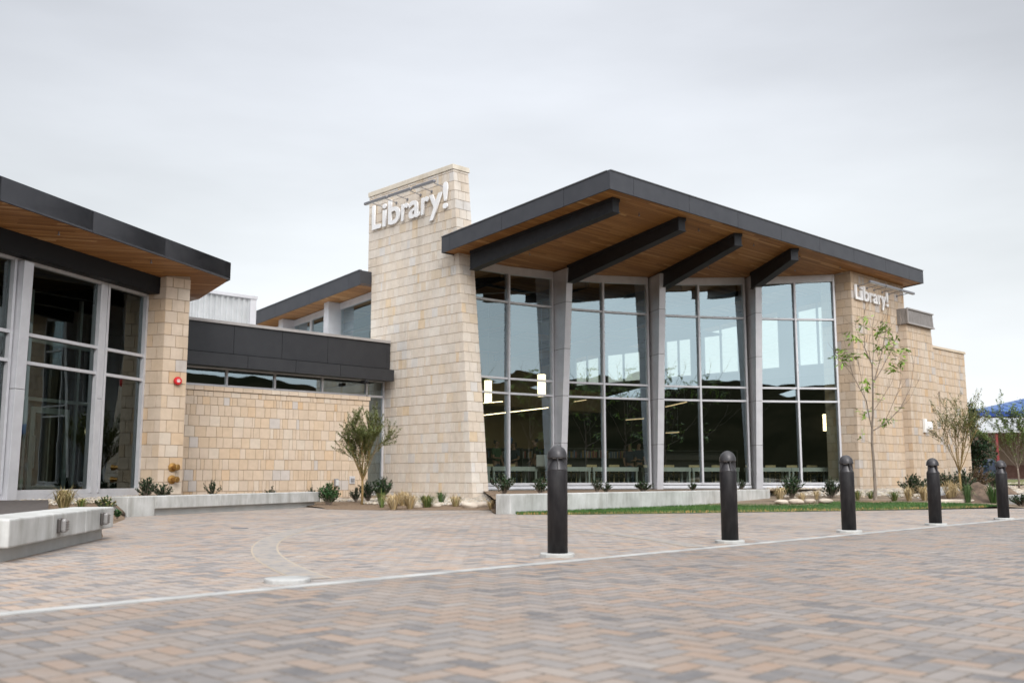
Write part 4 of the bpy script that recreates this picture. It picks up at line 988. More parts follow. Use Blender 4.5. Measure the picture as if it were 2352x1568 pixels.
tag(b.build('river_gravel', M['pebble'], smooth=True), 'pale rounded river gravel along the foot of the stone walls', 'gravel', kind='stuff')
# lawn blades
b = MB()
for _ in range(26000):
    s_, t_ = R.random(), R.uniform(-.035, 1.02)
    p = tri_h(lawn, s_, t_) + ZU * .004; a_ = R.uniform(0, 6.28); h = R.uniform(.03, .065); w = .006
    dry = t_ < .10 and R.random() < .55
    c = (.34, .25, .10) if dry else R.choice([(.040, .105, .022), (.052, .125, .026), (.075, .145, .035), (.032, .085, .018)])
    pn_ = 1 + .45 * noise.noise(Vector((p.x * .9, p.y * .9, 5))) + .3 * noise.noise(Vector((p.x * 3, p.y * 3, 8))); c = (c[0] * pn_ * (1.25 if pn_ > 1.1 else 1), c[1] * pn_, c[2] * pn_)
    o = Vector((math.cos(a_), math.sin(a_), 0)); l_ = Vector((R.uniform(-.02, .02), R.uniform(-.02, .02), h))
    b.add([p - o * w, p + o * w, p + l_], [(0, 1, 2)], c)
tag(b.build('grass', M['blade']), 'short green lawn strip between the concrete wall and the pavers', 'grass', kind='stuff')

def boulder(p, r_, m_, label, name='boulder', sq=.6):
    b = MB(); bm = bmesh.new(); bmesh.ops.create_icosphere(bm, subdivisions=3, radius=1)
    sd_ = R.uniform(0, 50); k = Vector((R.uniform(1., 1.35), R.uniform(.8, 1.05), sq))
    for v in bm.verts:
        f = 1 + .22 * noise.noise(v.co * 1.2 + Vector((sd_, 0, 0))) + .06 * noise.noise(v.co * 3.5 + Vector((sd_, 4, 0)))
        v.co = Vector((v.co.x * k.x, v.co.y * k.y, v.co.z * k.z)) * f * r_
    bm.verts.index_update(); b.add([p + v.co for v in bm.verts], [tuple(v.index for v in f.verts) for f in bm.faces]); bm.free()
    return tag(b.build(name, m_, smooth=True, origin=p), label, 'rock')
RK = [(958, 1167, .19, 'pale flat boulder by the dry tan grass clumps'), (987, 1160, .13, 'small pale boulder between two green grass tufts'), (1004, 1165, .15, 'pale rounded boulder in front of the green grass tufts'), (1064, 1160, .20, 'wide pale boulder below the tower corner'), (1080, 1168, .22, 'pale boulder at the paving edge below the tower corner'), (1092, 1155, .15, 'upper pale boulder against the tower foot'), (1106, 1167, .22, 'large pale boulder just left of the concrete wall end'), (1122, 1158, .17, 'pale boulder touching the shade of the concrete wall end'), (1110, 1148, .13, 'small pale boulder behind the larger ones at the wall end')]
for u, v, r_, l_ in RK:
    p = at_ground(u, min(v, 1168)); r_ *= .74; boulder(Vector((p.x, p.y, .02)) + ZU * r_ * .35, r_, M['rock'], l_)
for u, v, r_, l_ in ((1795, 1156, .15, 'pale flat stone at the lawn edge beside the concrete wall'), (1828, 1155, .17, 'pale stone on the lawn edge under the first dark shrub'), (1860, 1154, .15, 'third pale stone along the lawn edge'), (1895, 1154, .17, 'pale stone on the lawn edge below the second dark shrub')):
    p = at_ground(u, v); boulder(p + ZU * .05, r_, M['rock'], l_, sq=.45)
p = at_ground(2173, 1146); boulder(p + ZU * .12, .42, M['grock'], 'grey boulder behind the fourth bollard')
p = at_ground(2344, 1158); b = MB(); b.box(p + ZU * .12, .42, .3, .14, AX, BX); tag(b.build('concrete_block', M['kerbstone'], origin=p, bevel=.02), 'white concrete block lying at the right edge', 'block')
p = at_ground(2190, 1156); b = MB(); b.box(p + ZU * .05, .5, .22, .07, Vector((1, .1, 0)).normalized()); tag(b.build('flat_stone', M['rock'], origin=p, bevel=.03), 'flat pale slab beside the dry grass near the fourth bollard', 'stone')
# heap of soil
p = at_ground(2262, 1152); b = MB(); vs = []; q = 22
for i in range(q + 1):
    for j in range(q + 1):
        x, y = (i / q - .5) * 3.4, (j / q - .5) * 2.4; r2 = (x / 1.35) ** 2 + (y / .95) ** 2
        h = .52 * math.exp(-r2 * 1.3) * (1 + .5 * noise.noise(Vector((x * 2.2, y * 2.2, 9)))) + .05 * noise.noise(Vector((x * 6, y * 6, 2))) - .05
        vs.append(p + Vector((x, y, h)))
b.add(vs, [(i * (q + 1) + j, (i + 1) * (q + 1) + j, (i + 1) * (q + 1) + j + 1, i * (q + 1) + j + 1) for i in range(q) for j in range(q)])
M['soil'] = speckled('dark_soil', (.075, .05, .035), (.16, .11, .075), 5., .95, 0, .6, 8)
tag(b.build('soil_heap', M['soil'], smooth=True, origin=p), 'heap of dark brown soil in the unfinished bed at right', 'soil heap')

# ------------------------------------------------------------------ plants
def leaf_quad(b, p, d, l_, w, col):
    d = d.normalized(); s_ = d.cross(ZU if abs(d.z) < .95 else Vector((1, 0, 0))).normalized(); s_ = (s_ + Vector((R.uniform(-.6, .6), R.uniform(-.6, .6), R.uniform(-.6, .6)))).normalized()
    b.add([p, p + d * l_ * .45 + s_ * w / 2, p + d * l_, p + d * l_ * .45 - s_ * w / 2], [(0, 1, 2, 3)], col)
def shrub_mesh(r_, h, n, cols, ll=.05, seed=1):
    R.seed(seed); st = MB(); fo = MB()
    for _ in range(n):
        a_ = R.uniform(0, 6.28); o = R.uniform(0, 1) ** .7; tip = Vector((math.cos(a_) * r_ * o, math.sin(a_) * r_ * o, h * R.uniform(.55, 1.08) * (1 - .35 * o * o)))
        mid = Vector((tip.x * .55, tip.y * .55, tip.z * .6)); st.tube([Vector((tip.x * .12, tip.y * .12, 0)), mid, tip], [.007, .005, .002], 4)
        for k in range(24):
            f = R.uniform(.2, 1.); q = mid.lerp(tip, (f - .5) * 2) if f > .5 else (mid * (f * 2))
            c = R.choice(cols); k_ = R.uniform(.75, 1.25)
            leaf_quad(fo, q, Vector((R.uniform(-1, 1), R.uniform(-1, 1), R.uniform(.0, 1.2))) + tip * .5, ll * R.uniform(.7, 1.3), ll * .55, tuple(x * k_ for x in c))
    return st, fo
def grass_mesh(r_, h, n, cols, seed=1):
    R.seed(seed); b = MB()
    for _ in range(n):
        a_ = R.uniform(0, 6.28); o = R.uniform(0, 1); d = Vector((math.cos(a_), math.sin(a_), 0)); L_ = h * R.uniform(.7, 1.2); out = r_ * R.uniform(.5, 1.9) * (.3 + .7 * o)
        p = [d * r_ * .25 * o, d * (r_ * .25 * o + out * .45) + ZU * L_ * .72, d * (r_ * .25 * o + out) + ZU * L_ * R.uniform(.3, 1.0)]
        s_ = Vector((-d.y, d.x, 0)) * R.uniform(.004, .008); c = R.choice(cols); k_ = R.uniform(.75, 1.2); c = tuple(x * k_ for x in c)
        b.add([p[0] - s_, p[0] + s_, p[1] - s_, p[1] + s_, p[2]], [(0, 1, 3, 2), (2, 3, 4)], c)
    return b
DK = [(.018, .042, .015), (.024, .055, .018), (.014, .030, .013), (.035, .065, .024)]
GR = [(.025, .085, .018), (.035, .11, .025), (.02, .06, .016)]
TAN = [(.46, .34, .17), (.54, .42, .24), (.38, .27, .12), (.42, .33, .20)]
GTAN = [(.16, .17, .05), (.10, .15, .04), (.30, .25, .10), (.07, .12, .03)]
def shrub(p, r_, h, label, cols=DK, n=46, seed=1, name='shrub', group=None):
    t = thing(name, label, 'shrub', p, 0, group); st, fo = shrub_mesh(r_, h, n, cols, seed=seed, ll=max(.045, min(.075, r_ * .2)))
    so = st.build('stems', M['bark'], None); so.parent = t
    fo_ = fo.build('foliage', M['leaf'], None); fo_.parent = t; return t
def tuft(p, r_, h, label, cols, n=150, seed=1):
    o = grass_mesh(r_, h, n, cols, seed).build('grass_clump', M['blade']); o.location = p; tag(o, label, 'grass clump'); return o
def beh(u, v, Y, z): q = at(u, v, Y); return Vector((q.x, q.y, z))
# behind the left seat walls
tuft(beh(147, 1150, 15.2, .29), .22, .36, 'dry tan grass clump behind the left bench wall', [(.34, .26, .13), (.26, .20, .09), (.20, .17, .07)], 190, 11)
tuft(beh(186, 1157, 15.6, .28), .16, .2, 'small sparse grass tuft right of the dry clump', GTAN, 70, 12)
shrub(beh(239, 1154, 15.9, .25), .2, .22, 'low dark spreading plant above the end of the left bench wall', DK + GTAN, 30, 13)
shrub(beh(270, 1180, 18.2, .05), .12, .15, 'tiny green plant in the gap between the two bench walls', GR, 14, 131)
tuft(beh(4, 1284, 9.75, .0), .03, .07, 'little rusty grass tuft at the foot of the left bench', [(.22, .12, .05), (.16, .13, .05)], 26, 14)
shrub(beh(336, 1132, 23.4, .30), .30, .48, 'dark glossy shrub at the foot of the left stone pillar', DK, 40, 15)
shrub(beh(374, 1138, 23.8, .28), .26, .33, 'low dark shrub right of the one at the pillar foot', DK, 34, 16)
shrub(beh(488, 1128, 25.2, .28), .26, .44, 'sparse upright shrub peeking over the long bench wall', DK, 18, 17)
shrub(beh(622, 1130, 27.0, .2), .22, .36, 'tiny dark plant top above the middle of the bench wall', DK, 14, 18)
shrub(beh(716, 1128, 28.0, .16), .22, .38, 'tiny dark plant top near the right end of the bench wall', DK, 14, 19)
# bed below the tower
shrub(at_ground(754, 1160), .34, .62, 'bright green leafy shrub at the right end of the bench wall', GR, 70, 20)
shrub(at_ground(818, 1152), .22, .42, 'dark shrub just left of the small tree trunk', DK, 36, 21)
shrub(at_ground(845, 1150), .30, .60, 'dark upright shrub just right of the small tree trunk', DK, 46, 22)
shrub(at_ground(876, 1152), .36, .72, 'dark two toned shrub at the left foot of the tower', DK + GR[:1], 60, 23)
tuft(at_ground(877, 1167), .16, .48, 'spiky green grass clump below the tower shrub', [(.09, .13, .035), (.13, .17, .05), (.2, .19, .07)], 120, 24)
tuft(at_ground(904, 1170), .30, .42, 'largest dry straw coloured grass clump at the paving edge', TAN, 230, 25)
tuft(at_ground(925, 1163), .28, .46, 'dry straw coloured grass clump behind the other two', TAN, 210, 26)
tuft(at_ground(942, 1169), .24, .42, 'dry straw coloured clump right of the largest one', TAN, 190, 27)
tuft(at_ground(980, 1167), .30, .38, 'wide green and straw grass clump between boulders', GTAN, 210, 28)
tuft(at_ground(1013, 1158), .18, .38, 'small dark green grass tuft behind a pale boulder', [(.05, .10, .03), (.08, .13, .04)], 110, 29)
tuft(at_ground(1046, 1166), .22, .36, 'thin straw grass clump before the pale boulders', TAN + GTAN[:1], 130, 30)
tuft(beh(1128, 1166, 24.2, .02), .15, .25, 'small straw tuft against the end of the concrete wall', TAN, 70, 31)
# behind the right concrete wall
for u, Y, r_, h, l_, sd_ in ((1157, 24.6, .34, .50, 'bushy dark shrub behind the left end of the concrete wall', 32), (1241, 25.4, .3, .40, 'dark low shrub left of the nearest bollard', 33), (1372, 27.2, .18, .42, 'dark upright plant above the concrete wall, right of the nearest bollard', 34), (1392, 27.4, .2, .26, 'low flat plant beside the upright one above the wall', 35), (1478, 28.4, .32, .30, 'wide low dark plant below the second metal column', 36), (1591, 29.8, .2, .26, 'very small dark plant above the middle of the concrete wall', 37), (1702, 31.2, .16, .34, 'thin dark plant behind the second bollard', 38)):
    q = at(u, 1124, Y); shrub(Vector((q.x, q.y, .37)), r_, h, l_, DK, 30, sd_)
# bed at the right
shrub(at_ground(1819, 1143), .40, .66, 'dark green shrub in the gravel right of the concrete wall', DK + GR[:1], 60, 39)
shrub(at_ground(1910, 1143), .36, .60, 'dark green shrub behind the middle bollard', DK, 56, 40)
tuft(at_ground(1792, 1150), .26, .46, 'dry straw grass clump next to the concrete wall end', TAN + GTAN[:1], 170, 41)
tuft(at_ground(1843, 1151), .2, .3, 'small pale grass tuft below the first gravel shrub', TAN, 80, 42)
tuft(at_ground(1875, 1146), .2, .3, 'small pale grass tuft between the two gravel shrubs', TAN, 80, 43)
tuft(at_ground(1970, 1148), .2, .32, 'small green and tan tuft left of the sapling', GTAN, 90, 44)
tuft(at_ground(2000, 1146), .2, .3, 'small tuft directly behind the sapling trunk', GTAN, 90, 45)
tuft(at_ground(2054, 1151), .22, .34, 'green and tan tuft right of the sapling', GTAN, 100, 46)
tuft(at_ground(2088, 1151), .26, .46, 'straw coloured clump below the dark round shrub', TAN, 140, 47)
tuft(at_ground(2124, 1151), .26, .5, 'straw coloured clump left of the fourth bollard', TAN, 150, 48)
shrub(at_ground(2102, 1137), .52, .62, 'dark round shrub before the stone buttress', DK, 80, 49)
shrub(at_ground(2173, 1130), .42, .66, 'dark shrub right of the fourth bollard against the stone wall', DK, 66, 50)
shrub(at_ground(2216, 1130), .46, .74, 'dark shrub behind the far small tree trunk', DK, 70, 51)
tuft(at_ground(2186, 1154), .34, .66, 'tall straw clump right of the fourth bollard', TAN, 220, 52)
tuft(at_ground(2224, 1157), .2, .62, 'spiky green clump left of the soil heap', [(.05, .10, .03), (.08, .13, .04)], 110, 53)
shrub(at_ground(2248, 1124), .55, .8, 'reddish brown shrub behind the soil heap', [(.10, .055, .03), (.07, .06, .025), (.13, .08, .04)], 60, 54)
shrub(at_ground(2282, 1120), .5, .6, 'low green shrub on the far grass', DK + GR[:1], 50, 55)
tuft(at_ground(2282, 1158), .3, .6, 'dark green tuft left of the farthest bollard', [(.04, .09, .02), (.06, .11, .03)], 140, 56)
shrub(at_ground(2346, 1163), .3, .35, 'low dark plant at the right edge of the bed', DK, 34, 57)

# ------------------------------------------------------------------ trees
def tree(name, label, p, H, spread, trunk_h, seed, bark, cols, nb=9, lv=3, leafn=2600, ll=.04, r0=.035, vase=.55, group=None):
    R.seed(seed); t = thing(name, label, 'tree', p, 0, group); tr = MB(); cw = MB(); tw = []
    def grow(q, d, L_, r_, k):
        pts = [q]; rs = [r_]; n_ = 4
        for i in range(n_):
            d = (d + Vector((R.uniform(-.16, .16), R.uniform(-.16, .16), R.uniform(-.02, .14)))).normalized(); q = q + d * L_ / n_; pts.append(q); rs.append(r_ * (1 - .62 * (i + 1) / n_))
        tr.tube(pts, rs, 5 if k > 1 else 7, caps=False)
        if k >= lv - 1 or (k == lv - 2 and R.random() < .6): tw.append(pts)
        if k < lv:
            for _ in range(R.choice((3, 4)) if k < 2 else R.choice((3, 4, 5))):
                f = R.uniform(.35, 1.); i = min(n_ - 1, int(f * n_)); s_ = pts[i].lerp(pts[i + 1], f * n_ - i) if f < 1 else pts[-1]
                a_ = R.uniform(0, 6.28); o = d.orthogonal().normalized(); o2 = d.cross(o); nd_ = (d + (o * math.cos(a_) + o2 * math.sin(a_)) * R.uniform(.35, .75)).normalized()
                grow(s_, nd_, L_ * R.uniform(.42, .66), r_ * .45, k + 1)
    tr.tube([Vector((0, 0, -.05)), Vector((.01, .0, trunk_h * .5)), Vector((.0, .01, trunk_h))], [r0 * 1.2, r0, r0 * .95], 10)
    for i in range(nb):
        a_ = i * 2.4 + R.uniform(-.3, .3); o = (spread * R.uniform(.25, 1.)); up = H - trunk_h
        d = Vector((math.cos(a_) * o, math.sin(a_) * o, up * R.uniform(.75, 1.))); L_ = d.length * .78
        grow(Vector((0, 0, trunk_h * R.uniform(.86, 1.0))), d.normalized(), L_, r0 * .42, 1)
    for _ in range(leafn):
        pts = R.choice(tw); f = R.uniform(.15, 1.) * (len(pts) - 1); i = min(len(pts) - 2, int(f)); q = pts[i].lerp(pts[i + 1], f - i)
        c = R.choice(cols); k_ = R.uniform(.7, 1.3)
        leaf_quad(cw, q + Vector((R.uniform(-1, 1), R.uniform(-1, 1), R.uniform(-1, 1))) * ll * .5, Vector((R.uniform(-1, 1), R.uniform(-1, 1), R.uniform(-.5, 1))), ll * R.uniform(.7, 1.4), ll * .55, tuple(x * k_ for x in c))
    o = tr.build('trunk', bark, None, smooth=True); o.parent = t
    o = cw.build('crown', M['leaf'], None); o.parent = t
    return t
OL = [(.14, .165, .045), (.105, .135, .038), (.18, .20, .065), (.075, .10, .03)]
tree('small_tree', 'small multi stemmed tree with fine olive leaves before the tall narrow window', at_ground(831, 1158), 2.25, .85, .72, 61, M['ybark'], OL, nb=17, leafn=21000, ll=.042, r0=.030)
tree('small_tree', 'sparse far multi stemmed tree with ochre stems before the end wall', at_ground(2207, 1140), 2.9, .85, .75, 63, M['ybark'], OL, nb=11, leafn=5500, ll=.05, r0=.036)
# the sapling on the lawn: straight stem, ascending whips, a few clusters of fresh leaves
Y0 = 28.6; bp = at(2010, 1152, Y0); bp.z = gz(bp.x, bp.y) - .0; t = thing('sapling', 'tall thin sapling with bare ascending twigs and few bright green leaves', 'tree', bp)
R.seed(71); tr = MB(); cw = MB()
def px(u, v, dy=0.): return at(u, v, Y0 + dy) - bp
BR = [([(2011, 1156), (2010, 1120), (2007, 1060), (2003, 1020), (2003, 985)], [.07, .045, .042, .038, .036], 0),
 ([(2003, 985), (2005, 948), (2005, 880), (2003, 839), (1986, 798), (1984, 753), (1985, 712)], [.034, .03, .024, .018, .012, .008, .004], -.3),
 ([(2005, 885), (2020, 832), (2030, 787), (2036, 753), (2039, 712)], [.018, .013, .010, .007, .003], .5),
 ([(2005, 880), (2025, 848), (2052, 794), (2066, 751), (2072, 728)], [.017, .012, .009, .006, .003], .9),
 ([(2003, 985), (1996, 955), (1990, 920), (1959, 862), (1950, 826), (1932, 753)], [.02, .016, .014, .010, .007, .003], -.7),
 ([(1962, 866), (1937, 835), (1923, 812), (1915, 800)], [.009, .006, .004, .002], -.9),
 ([(2006, 988), (2037, 970), (2068, 937), (2091, 891), (2104, 803)], [.02, .015, .012, .008, .003], .8),
 ([(2060, 945), (2090, 915), (2112, 868)], [.009, .006, .003], 1.1), ([(2030, 972), (2045, 940), (2062, 900), (2070, 872)], [.010, .007, .005, .002], -.4),
 ([(2005, 945), (2022, 920), (2048, 880), (2056, 850)], [.010, .007, .005, .003], .3), ([(1998, 960), (1985, 905), (1975, 850), (1968, 800)], [.010, .007, .005, .002], .5),
 ([(2004, 850), (2006, 800), (2004, 752), (2006, 728)], [.012, .009, .006, .003], .1), ([(2003, 842), (1994, 800), (1998, 768)], [.008, .005, .003], .6), ([(1986, 800), (1972, 770), (1962, 742)], [.007, .005, .002], -.4),
 ([(2008, 1020), (1990, 1012), (1976, 1010)], [.008, .005, .002], -.3), ([(2020, 832), (2012, 800), (2020, 765), (2024, 740)], [.008, .006, .004, .002], -.3), ([(2052, 794), (2058, 826), (2066, 818)], [.005, .004, .003], 1.0)]
for pts, rs, dy in BR:
    n_ = len(pts); P3 = [px(u, v, dy * (i / (n_ - 1))) for i, (u, v) in enumerate(pts)]; tr.tube(P3, [r_ * .95 for r_ in rs], 7, caps=False)
    for i in range(1, n_ - 1):
        if rs[i] < .022:
            for _ in range(2):
                q = P3[i].lerp(P3[i + 1], R.random()); d = (P3[i + 1] - P3[i]).normalized() + Vector((R.uniform(-.7, .7), R.uniform(-.7, .7), R.uniform(-.1, .5))); tr.tube([q, q + d * R.uniform(.12, .22), q + d * R.uniform(.25, .40) + ZU * .05], [.006, .004, .002], 4, caps=False)
def cl(u, v): return (3150 + u / 2.614) / 1.684, (1000 + v / 2.614) / 1.684
CL = [(515, 600, 1), (490, 690, .5), (365, 750, .6), (415, 800, 1), (300, 930, 1), (215, 985, .9), (265, 1030, 1), (365, 975, 1), (395, 995, .7), (715, 655, .8), (690, 720, .9), (765, 705, .6), (655, 765, .5), (780, 830, 1), (700, 890, .9), (645, 890, .7), (735, 905, .8), (920, 910, .6), (870, 960, .8), (850, 1020, .6), (900, 1040, .9), (810, 1115, .8), (780, 1090, .5), (515, 1215, .6), (535, 1275, .8), (490, 1275, .4), (580, 1050, .3), (515, 950, .3), (840, 780, .4), (690, 1395, .3), (800, 1500, .4), (640, 1450, .3), (500, 1560, .6), (530, 1570, .7), (700, 1620, .7), (760, 1630, .6), (475, 1800, .3)]
for u, v, k in CL:
    u, v = cl(u, v); q0 = px(u, v, R.uniform(-.4, .7))
    for _ in range(max(2, int(7 * k))):                            # pinnate leaves hanging in a loose fan
        d = Vector((R.uniform(-1, 1), R.uniform(-1, 1), R.uniform(-.7, .5))).normalized(); q = q0 + Vector((R.uniform(-.05, .05), R.uniform(-.05, .05), R.uniform(-.04, .06)))
        for m_ in range(4):
            c = R.choice([(.17, .28, .035), (.21, .34, .05), (.12, .22, .028), (.27, .38, .065)]); s_ = q + d * .06 * m_
            leaf_quad(cw, s_, d + Vector((R.uniform(-.8, .8), R.uniform(-.8, .8), R.uniform(-.7, .2))), R.uniform(.12, .18), .065, c)
o = tr.build('trunk', M['bark'], None, smooth=True); o.parent = t
o = cw.build('crown', M['leaf'], None); o.parent = t
q = at_ground(2012, 1155); b = MB(); b.lathe([(.5, -.02), (.42, .03), (.25, .055), (.05, .06)], 20, Vector((bp.x, bp.y, bp.z))); tag(b.build('mulch_ring', M['mulch'], smooth=True), kind='structure')

# ------------------------------------------------------------------ behind the library at the right
def leafy_mass(name, label, p, rx, ry, rz, n, cols, seed, ll=.3, trunk=.8, clumps=9):
    R.seed(seed); t = thing(name, label, 'tree', p); cw = MB(); tr = MB(); H = rz * 2
    tr.tube([Vector((0, 0, -.1)), Vector((.05, 0, trunk)), Vector((0, 0, trunk + rz))], [.16, .12, .05], 8)
    cs = []
    for _ in range(clumps):
        a_ = R.uniform(0, 6.28); z = R.uniform(-.8, .85); o = math.sqrt(max(0, 1 - z * z)) * R.uniform(.3, .8); c = Vector((math.cos(a_) * o * rx, math.sin(a_) * o * ry, trunk + rz + z * rz)); cs.append((c, R.uniform(.3, .5)))
        tr.tube([Vector((0, 0, trunk + rz * .3)), c * .6 + Vector((0, 0, (trunk + rz * .3) * .4)), c], [.06, .04, .015], 5, caps=False)
    for _ in range(n):
        c, k = R.choice(cs); d = Vector((R.gauss(0, 1), R.gauss(0, 1), R.gauss(0, 1))).normalized(); q = c + Vector((d.x * rx, d.y * ry, d.z * rz)) * k * R.uniform(.55, 1.05)
        cc = R.choice(cols); k_ = R.uniform(.65, 1.3); leaf_quad(cw, q, d + Vector((R.uniform(-1, 1), R.uniform(-1, 1), R.uniform(-1, 1))), ll * R.uniform(.6, 1.3), ll * .6, tuple(x * k_ for x in cc))
    o = tr.build('trunk', M['bark'], None, smooth=True); o.parent = t; o = cw.build('crown', M['leaf'], None); o.parent = t; return t
def gp(x, y): return Vector((x, y, gz(x, y)))
leafy_mass('pine_tree', 'dense dark green tree just beyond the end of the stone wall', gp(21.9, 47.5), 1.2, 1.2, 1.45, 5200, [(.020, .045, .018), (.028, .058, .022), (.014, .032, .014)], 81, .16, .7, 16)
tree('young_tree', 'airy young tree with light green leaves at the right edge', gp(18.9, 37.5), 2.9, 1.2, .8, 83, M['bark'], [(.13, .20, .045), (.17, .24, .06), (.10, .15, .04)], nb=11, leafn=6500, ll=.075, r0=.03)
M['blue'] = speckled('blue_metal_roof', (.035, .105, .30), (.04, .115, .32), .5, .5, .0)
M['btan'] = speckled('tan_block_wall', (.30, .215, .165), (.36, .26, .20), 1.5, .9)
M['brick'] = speckled('red_brown_brick', (.15, .075, .06), (.20, .11, .085), 8., .9)
bb = thing('blue_roofed_hall', 'distant tan hall with a blue standing seam hip roof', 'building', (34, 66, .7))
b = MB(); b.prism([Vector((30.9, 65, 0)), Vector((62, 62, 0)), Vector((66, 90, 0)), Vector((34.9, 93, 0))], .3, 4.95); wl = b.build('wall', M['btan'], bb)
b = MB()
for z in (1.6, 2.5, 3.4, 4.3): b.hexa([Vector((30.87, 64.97, z)), Vector((62, 61.97, z)), Vector((62, 62.05, z)), Vector((30.9, 65.05, z))], [Vector((30.87, 64.97, z + .1)), Vector((62, 61.97, z + .1)), Vector((62, 62.05, z + .1)), Vector((30.9, 65.05, z + .1))])
b.build('course_band', M['brick'], wl)
ev = [Vector((30.1, 64.2, 4.95)), Vector((63, 61, 4.95)), Vector((67, 91, 4.95)), Vector((34, 94, 4.95))]
rg = [Vector((46.5, 78.8, 8.3)), Vector((51, 76, 8.3))]
b = MB(); b.add(ev + rg, [(0, 1, 5, 4), (1, 2, 5), (2, 3, 4, 5), (3, 0, 4)])
for f in [i / 46 for i in range(1, 46)]:
    q = ev[0].lerp(ev[1], f); tt = rg[0].lerp(rg[1], max(0, min(1, (f - .44) / .12)))
    k = 1. if .44 <= f <= .56 else (f / .44 if f < .44 else (1 - f) / .44)
    e_ = q + (Vector((0, 1, 0)) * 14.5 + ZU * 3.35) * k if k < 1 else tt
    b.bar(q + ZU * .02, e_ + ZU * .02, .05, .04)
rf_ = b.build('roof', M['blue'], bb)
b = MB(); b.hexa([ev[0] - ZU * .28, ev[1] - ZU * .28, ev[1] + Vector((0, .3, -.28)), ev[0] + Vector((0, .3, -.28))], [ev[0] + Vector((0, -.02, .04)), ev[1] + Vector((0, -.02, .04)), ev[1] + Vector((0, .3, .0)), ev[0] + Vector((0, .3, .0))]); M['blue2'] = mat('blue_fascia', (.015, .055, .25), .4); b.build('fascia', M['blue2'], rf_)
for x0, z0, x1, z1 in ((31.6, 1.0, 33.0, 3.1), (37.2, 3.6, 40.2, 4.4)):
    y0 = 65 - (x0 - 30.9) * .0965 - .05; f = MB(); f.bar(Vector((x0, y0, z0)), Vector((x1, y0 - .1, z0)), .08, .08)
    f.bar(Vector((x0, y0, z1)), Vector((x1, y0 - .1, z1)), .08, .08)
    for k in (0, .5, 1): q = Vector((x0 + (x1 - x0) * k, y0 - .1 * k, (z0 + z1) / 2)); f.box(q, .04, .04, (z1 - z0) / 2)
    w_ = f.build('window', M['alu'], bb); g_ = MB(); g_.add([Vector((x0, y0 - .01, z0)), Vector((x1, y0 - .11, z0)), Vector((x1, y0 - .11, z1)), Vector((x0, y0 - .01, z1))], [(0, 1, 2, 3)]); g_.build('pane', M['dglass'], w_)
cn = thing('pavilion', 'low building with a sloping white metal roof and red posts', 'building', (28, 57, .7))
b = MB(); b.hexa([Vector((25.8, 55, 3.22)), Vector((40, 53.5, 3.22)), Vector((41, 58.5, 4.2)), Vector((27.2, 60, 4.2))], [Vector((25.8, 55, 3.34)), Vector((40, 53.5, 3.34)), Vector((41, 58.5, 4.32)), Vector((27.2, 60, 4.32))])
for i in range(14):
    f = i / 13; b.bar(Vector((25.8 + 14.2 * f, 55 - 1.5 * f, 3.37)), Vector((27.2 + 13.8 * f, 60 - 1.5 * f, 4.35)), .07, .08)
b.build('roof', M['corrugated'], cn)
b = MB(); b.prism([Vector((28.2, 59.0)), Vector((40, 57.8)), Vector((40, 59.5)), Vector((28.2, 60.0))], .3, 3.9); wl = b.build('wall', M['btan'], cn)
b = MB(); b.prism([Vector((28.16, 58.95)), Vector((40.05, 57.75)), Vector((40.05, 59.4)), Vector((28.16, 59.9))], .3, 1.5); b.build('brick_base', M['brick'], wl)
M['redpost'] = mat('red_post', (.20, .02, .022), .6)
for x, y in ((26.7, 55.1), (30.6, 54.7), (34.5, 54.3)):
    b = MB(); b.box(Vector((x, y, 1.9)), .06, .06, 1.33); b.build('post', M['redpost'], cn)
b = MB(); b.lathe([(.26, .0), (.3, .05), (.33, .95), (.34, 1.0), (.25, 1.12), (.1, 1.15)], 18, gp(25.2, 53)); tag(b.build('rubbish_bin', mat('navy_plastic', (.02, .03, .06), .5), origin=gp(25.2, 53)), 'dark blue rubbish bin before the far pavilion', 'bin')
t = thing('picnic_table', 'dark blue picnic table on the far grass', 'table', gp(23.6, 52)); p = gp(23.6, 52); nb_ = mat('blue_coated_steel', (.025, .05, .12), .5)
b = MB(); b.box(p + ZU * .76, .9, .4, .03); b.build('tabletop', nb_, t)
for sgn in (-1, 1):
    b = MB(); b.box(p + Vector((0, .72 * sgn, .45)), .9, .14, .025); b.build('seat', nb_, t)
    b = MB(); b.bar(p + Vector((.6 * sgn, -.7, .0)), p + Vector((.6 * sgn, .3, .75)), .06, .06); b.bar(p + Vector((.6 * sgn, .7, .0)), p + Vector((.6 * sgn, -.3, .75)), .06, .06); b.bar(p + Vector((.6 * sgn, -.75, .42)), p + Vector((.6 * sgn, .75, .42)), .05, .05); b.build('leg', nb_, t)
# paths and grass beyond
def gsheet(name, x0, x1, y0, y1, dz, m_):
    b = MB(); n_ = 8; vs = [Vector((x0 + (x1 - x0) * i / n_, y0 + (y1 - y0) * j / n_, 0)) for i in range(n_ + 1) for j in range(n_ + 1)]
    vs = [Vector((v.x, v.y, gz(v.x, v.y) + dz)) for v in vs]; b.add(vs, [(i * (n_ + 1) + j, (i + 1) * (n_ + 1) + j, (i + 1) * (n_ + 1) + j + 1, i * (n_ + 1) + j + 1) for i in range(n_) for j in range(n_)]); return tag(b.build(name, m_, smooth=True), kind='structure')
M['fargrass'] = speckled('rough_grass', (.06, .10, .025), (.19, .16, .06), .8, .95, 0, .3, 6)
gsheet('grass_field', 19.5, 60, 42, 56, .03, M['fargrass'])
gsheet('footpath', 19.5, 60, 56.2, 57.6, .04, M['kerbstone'])

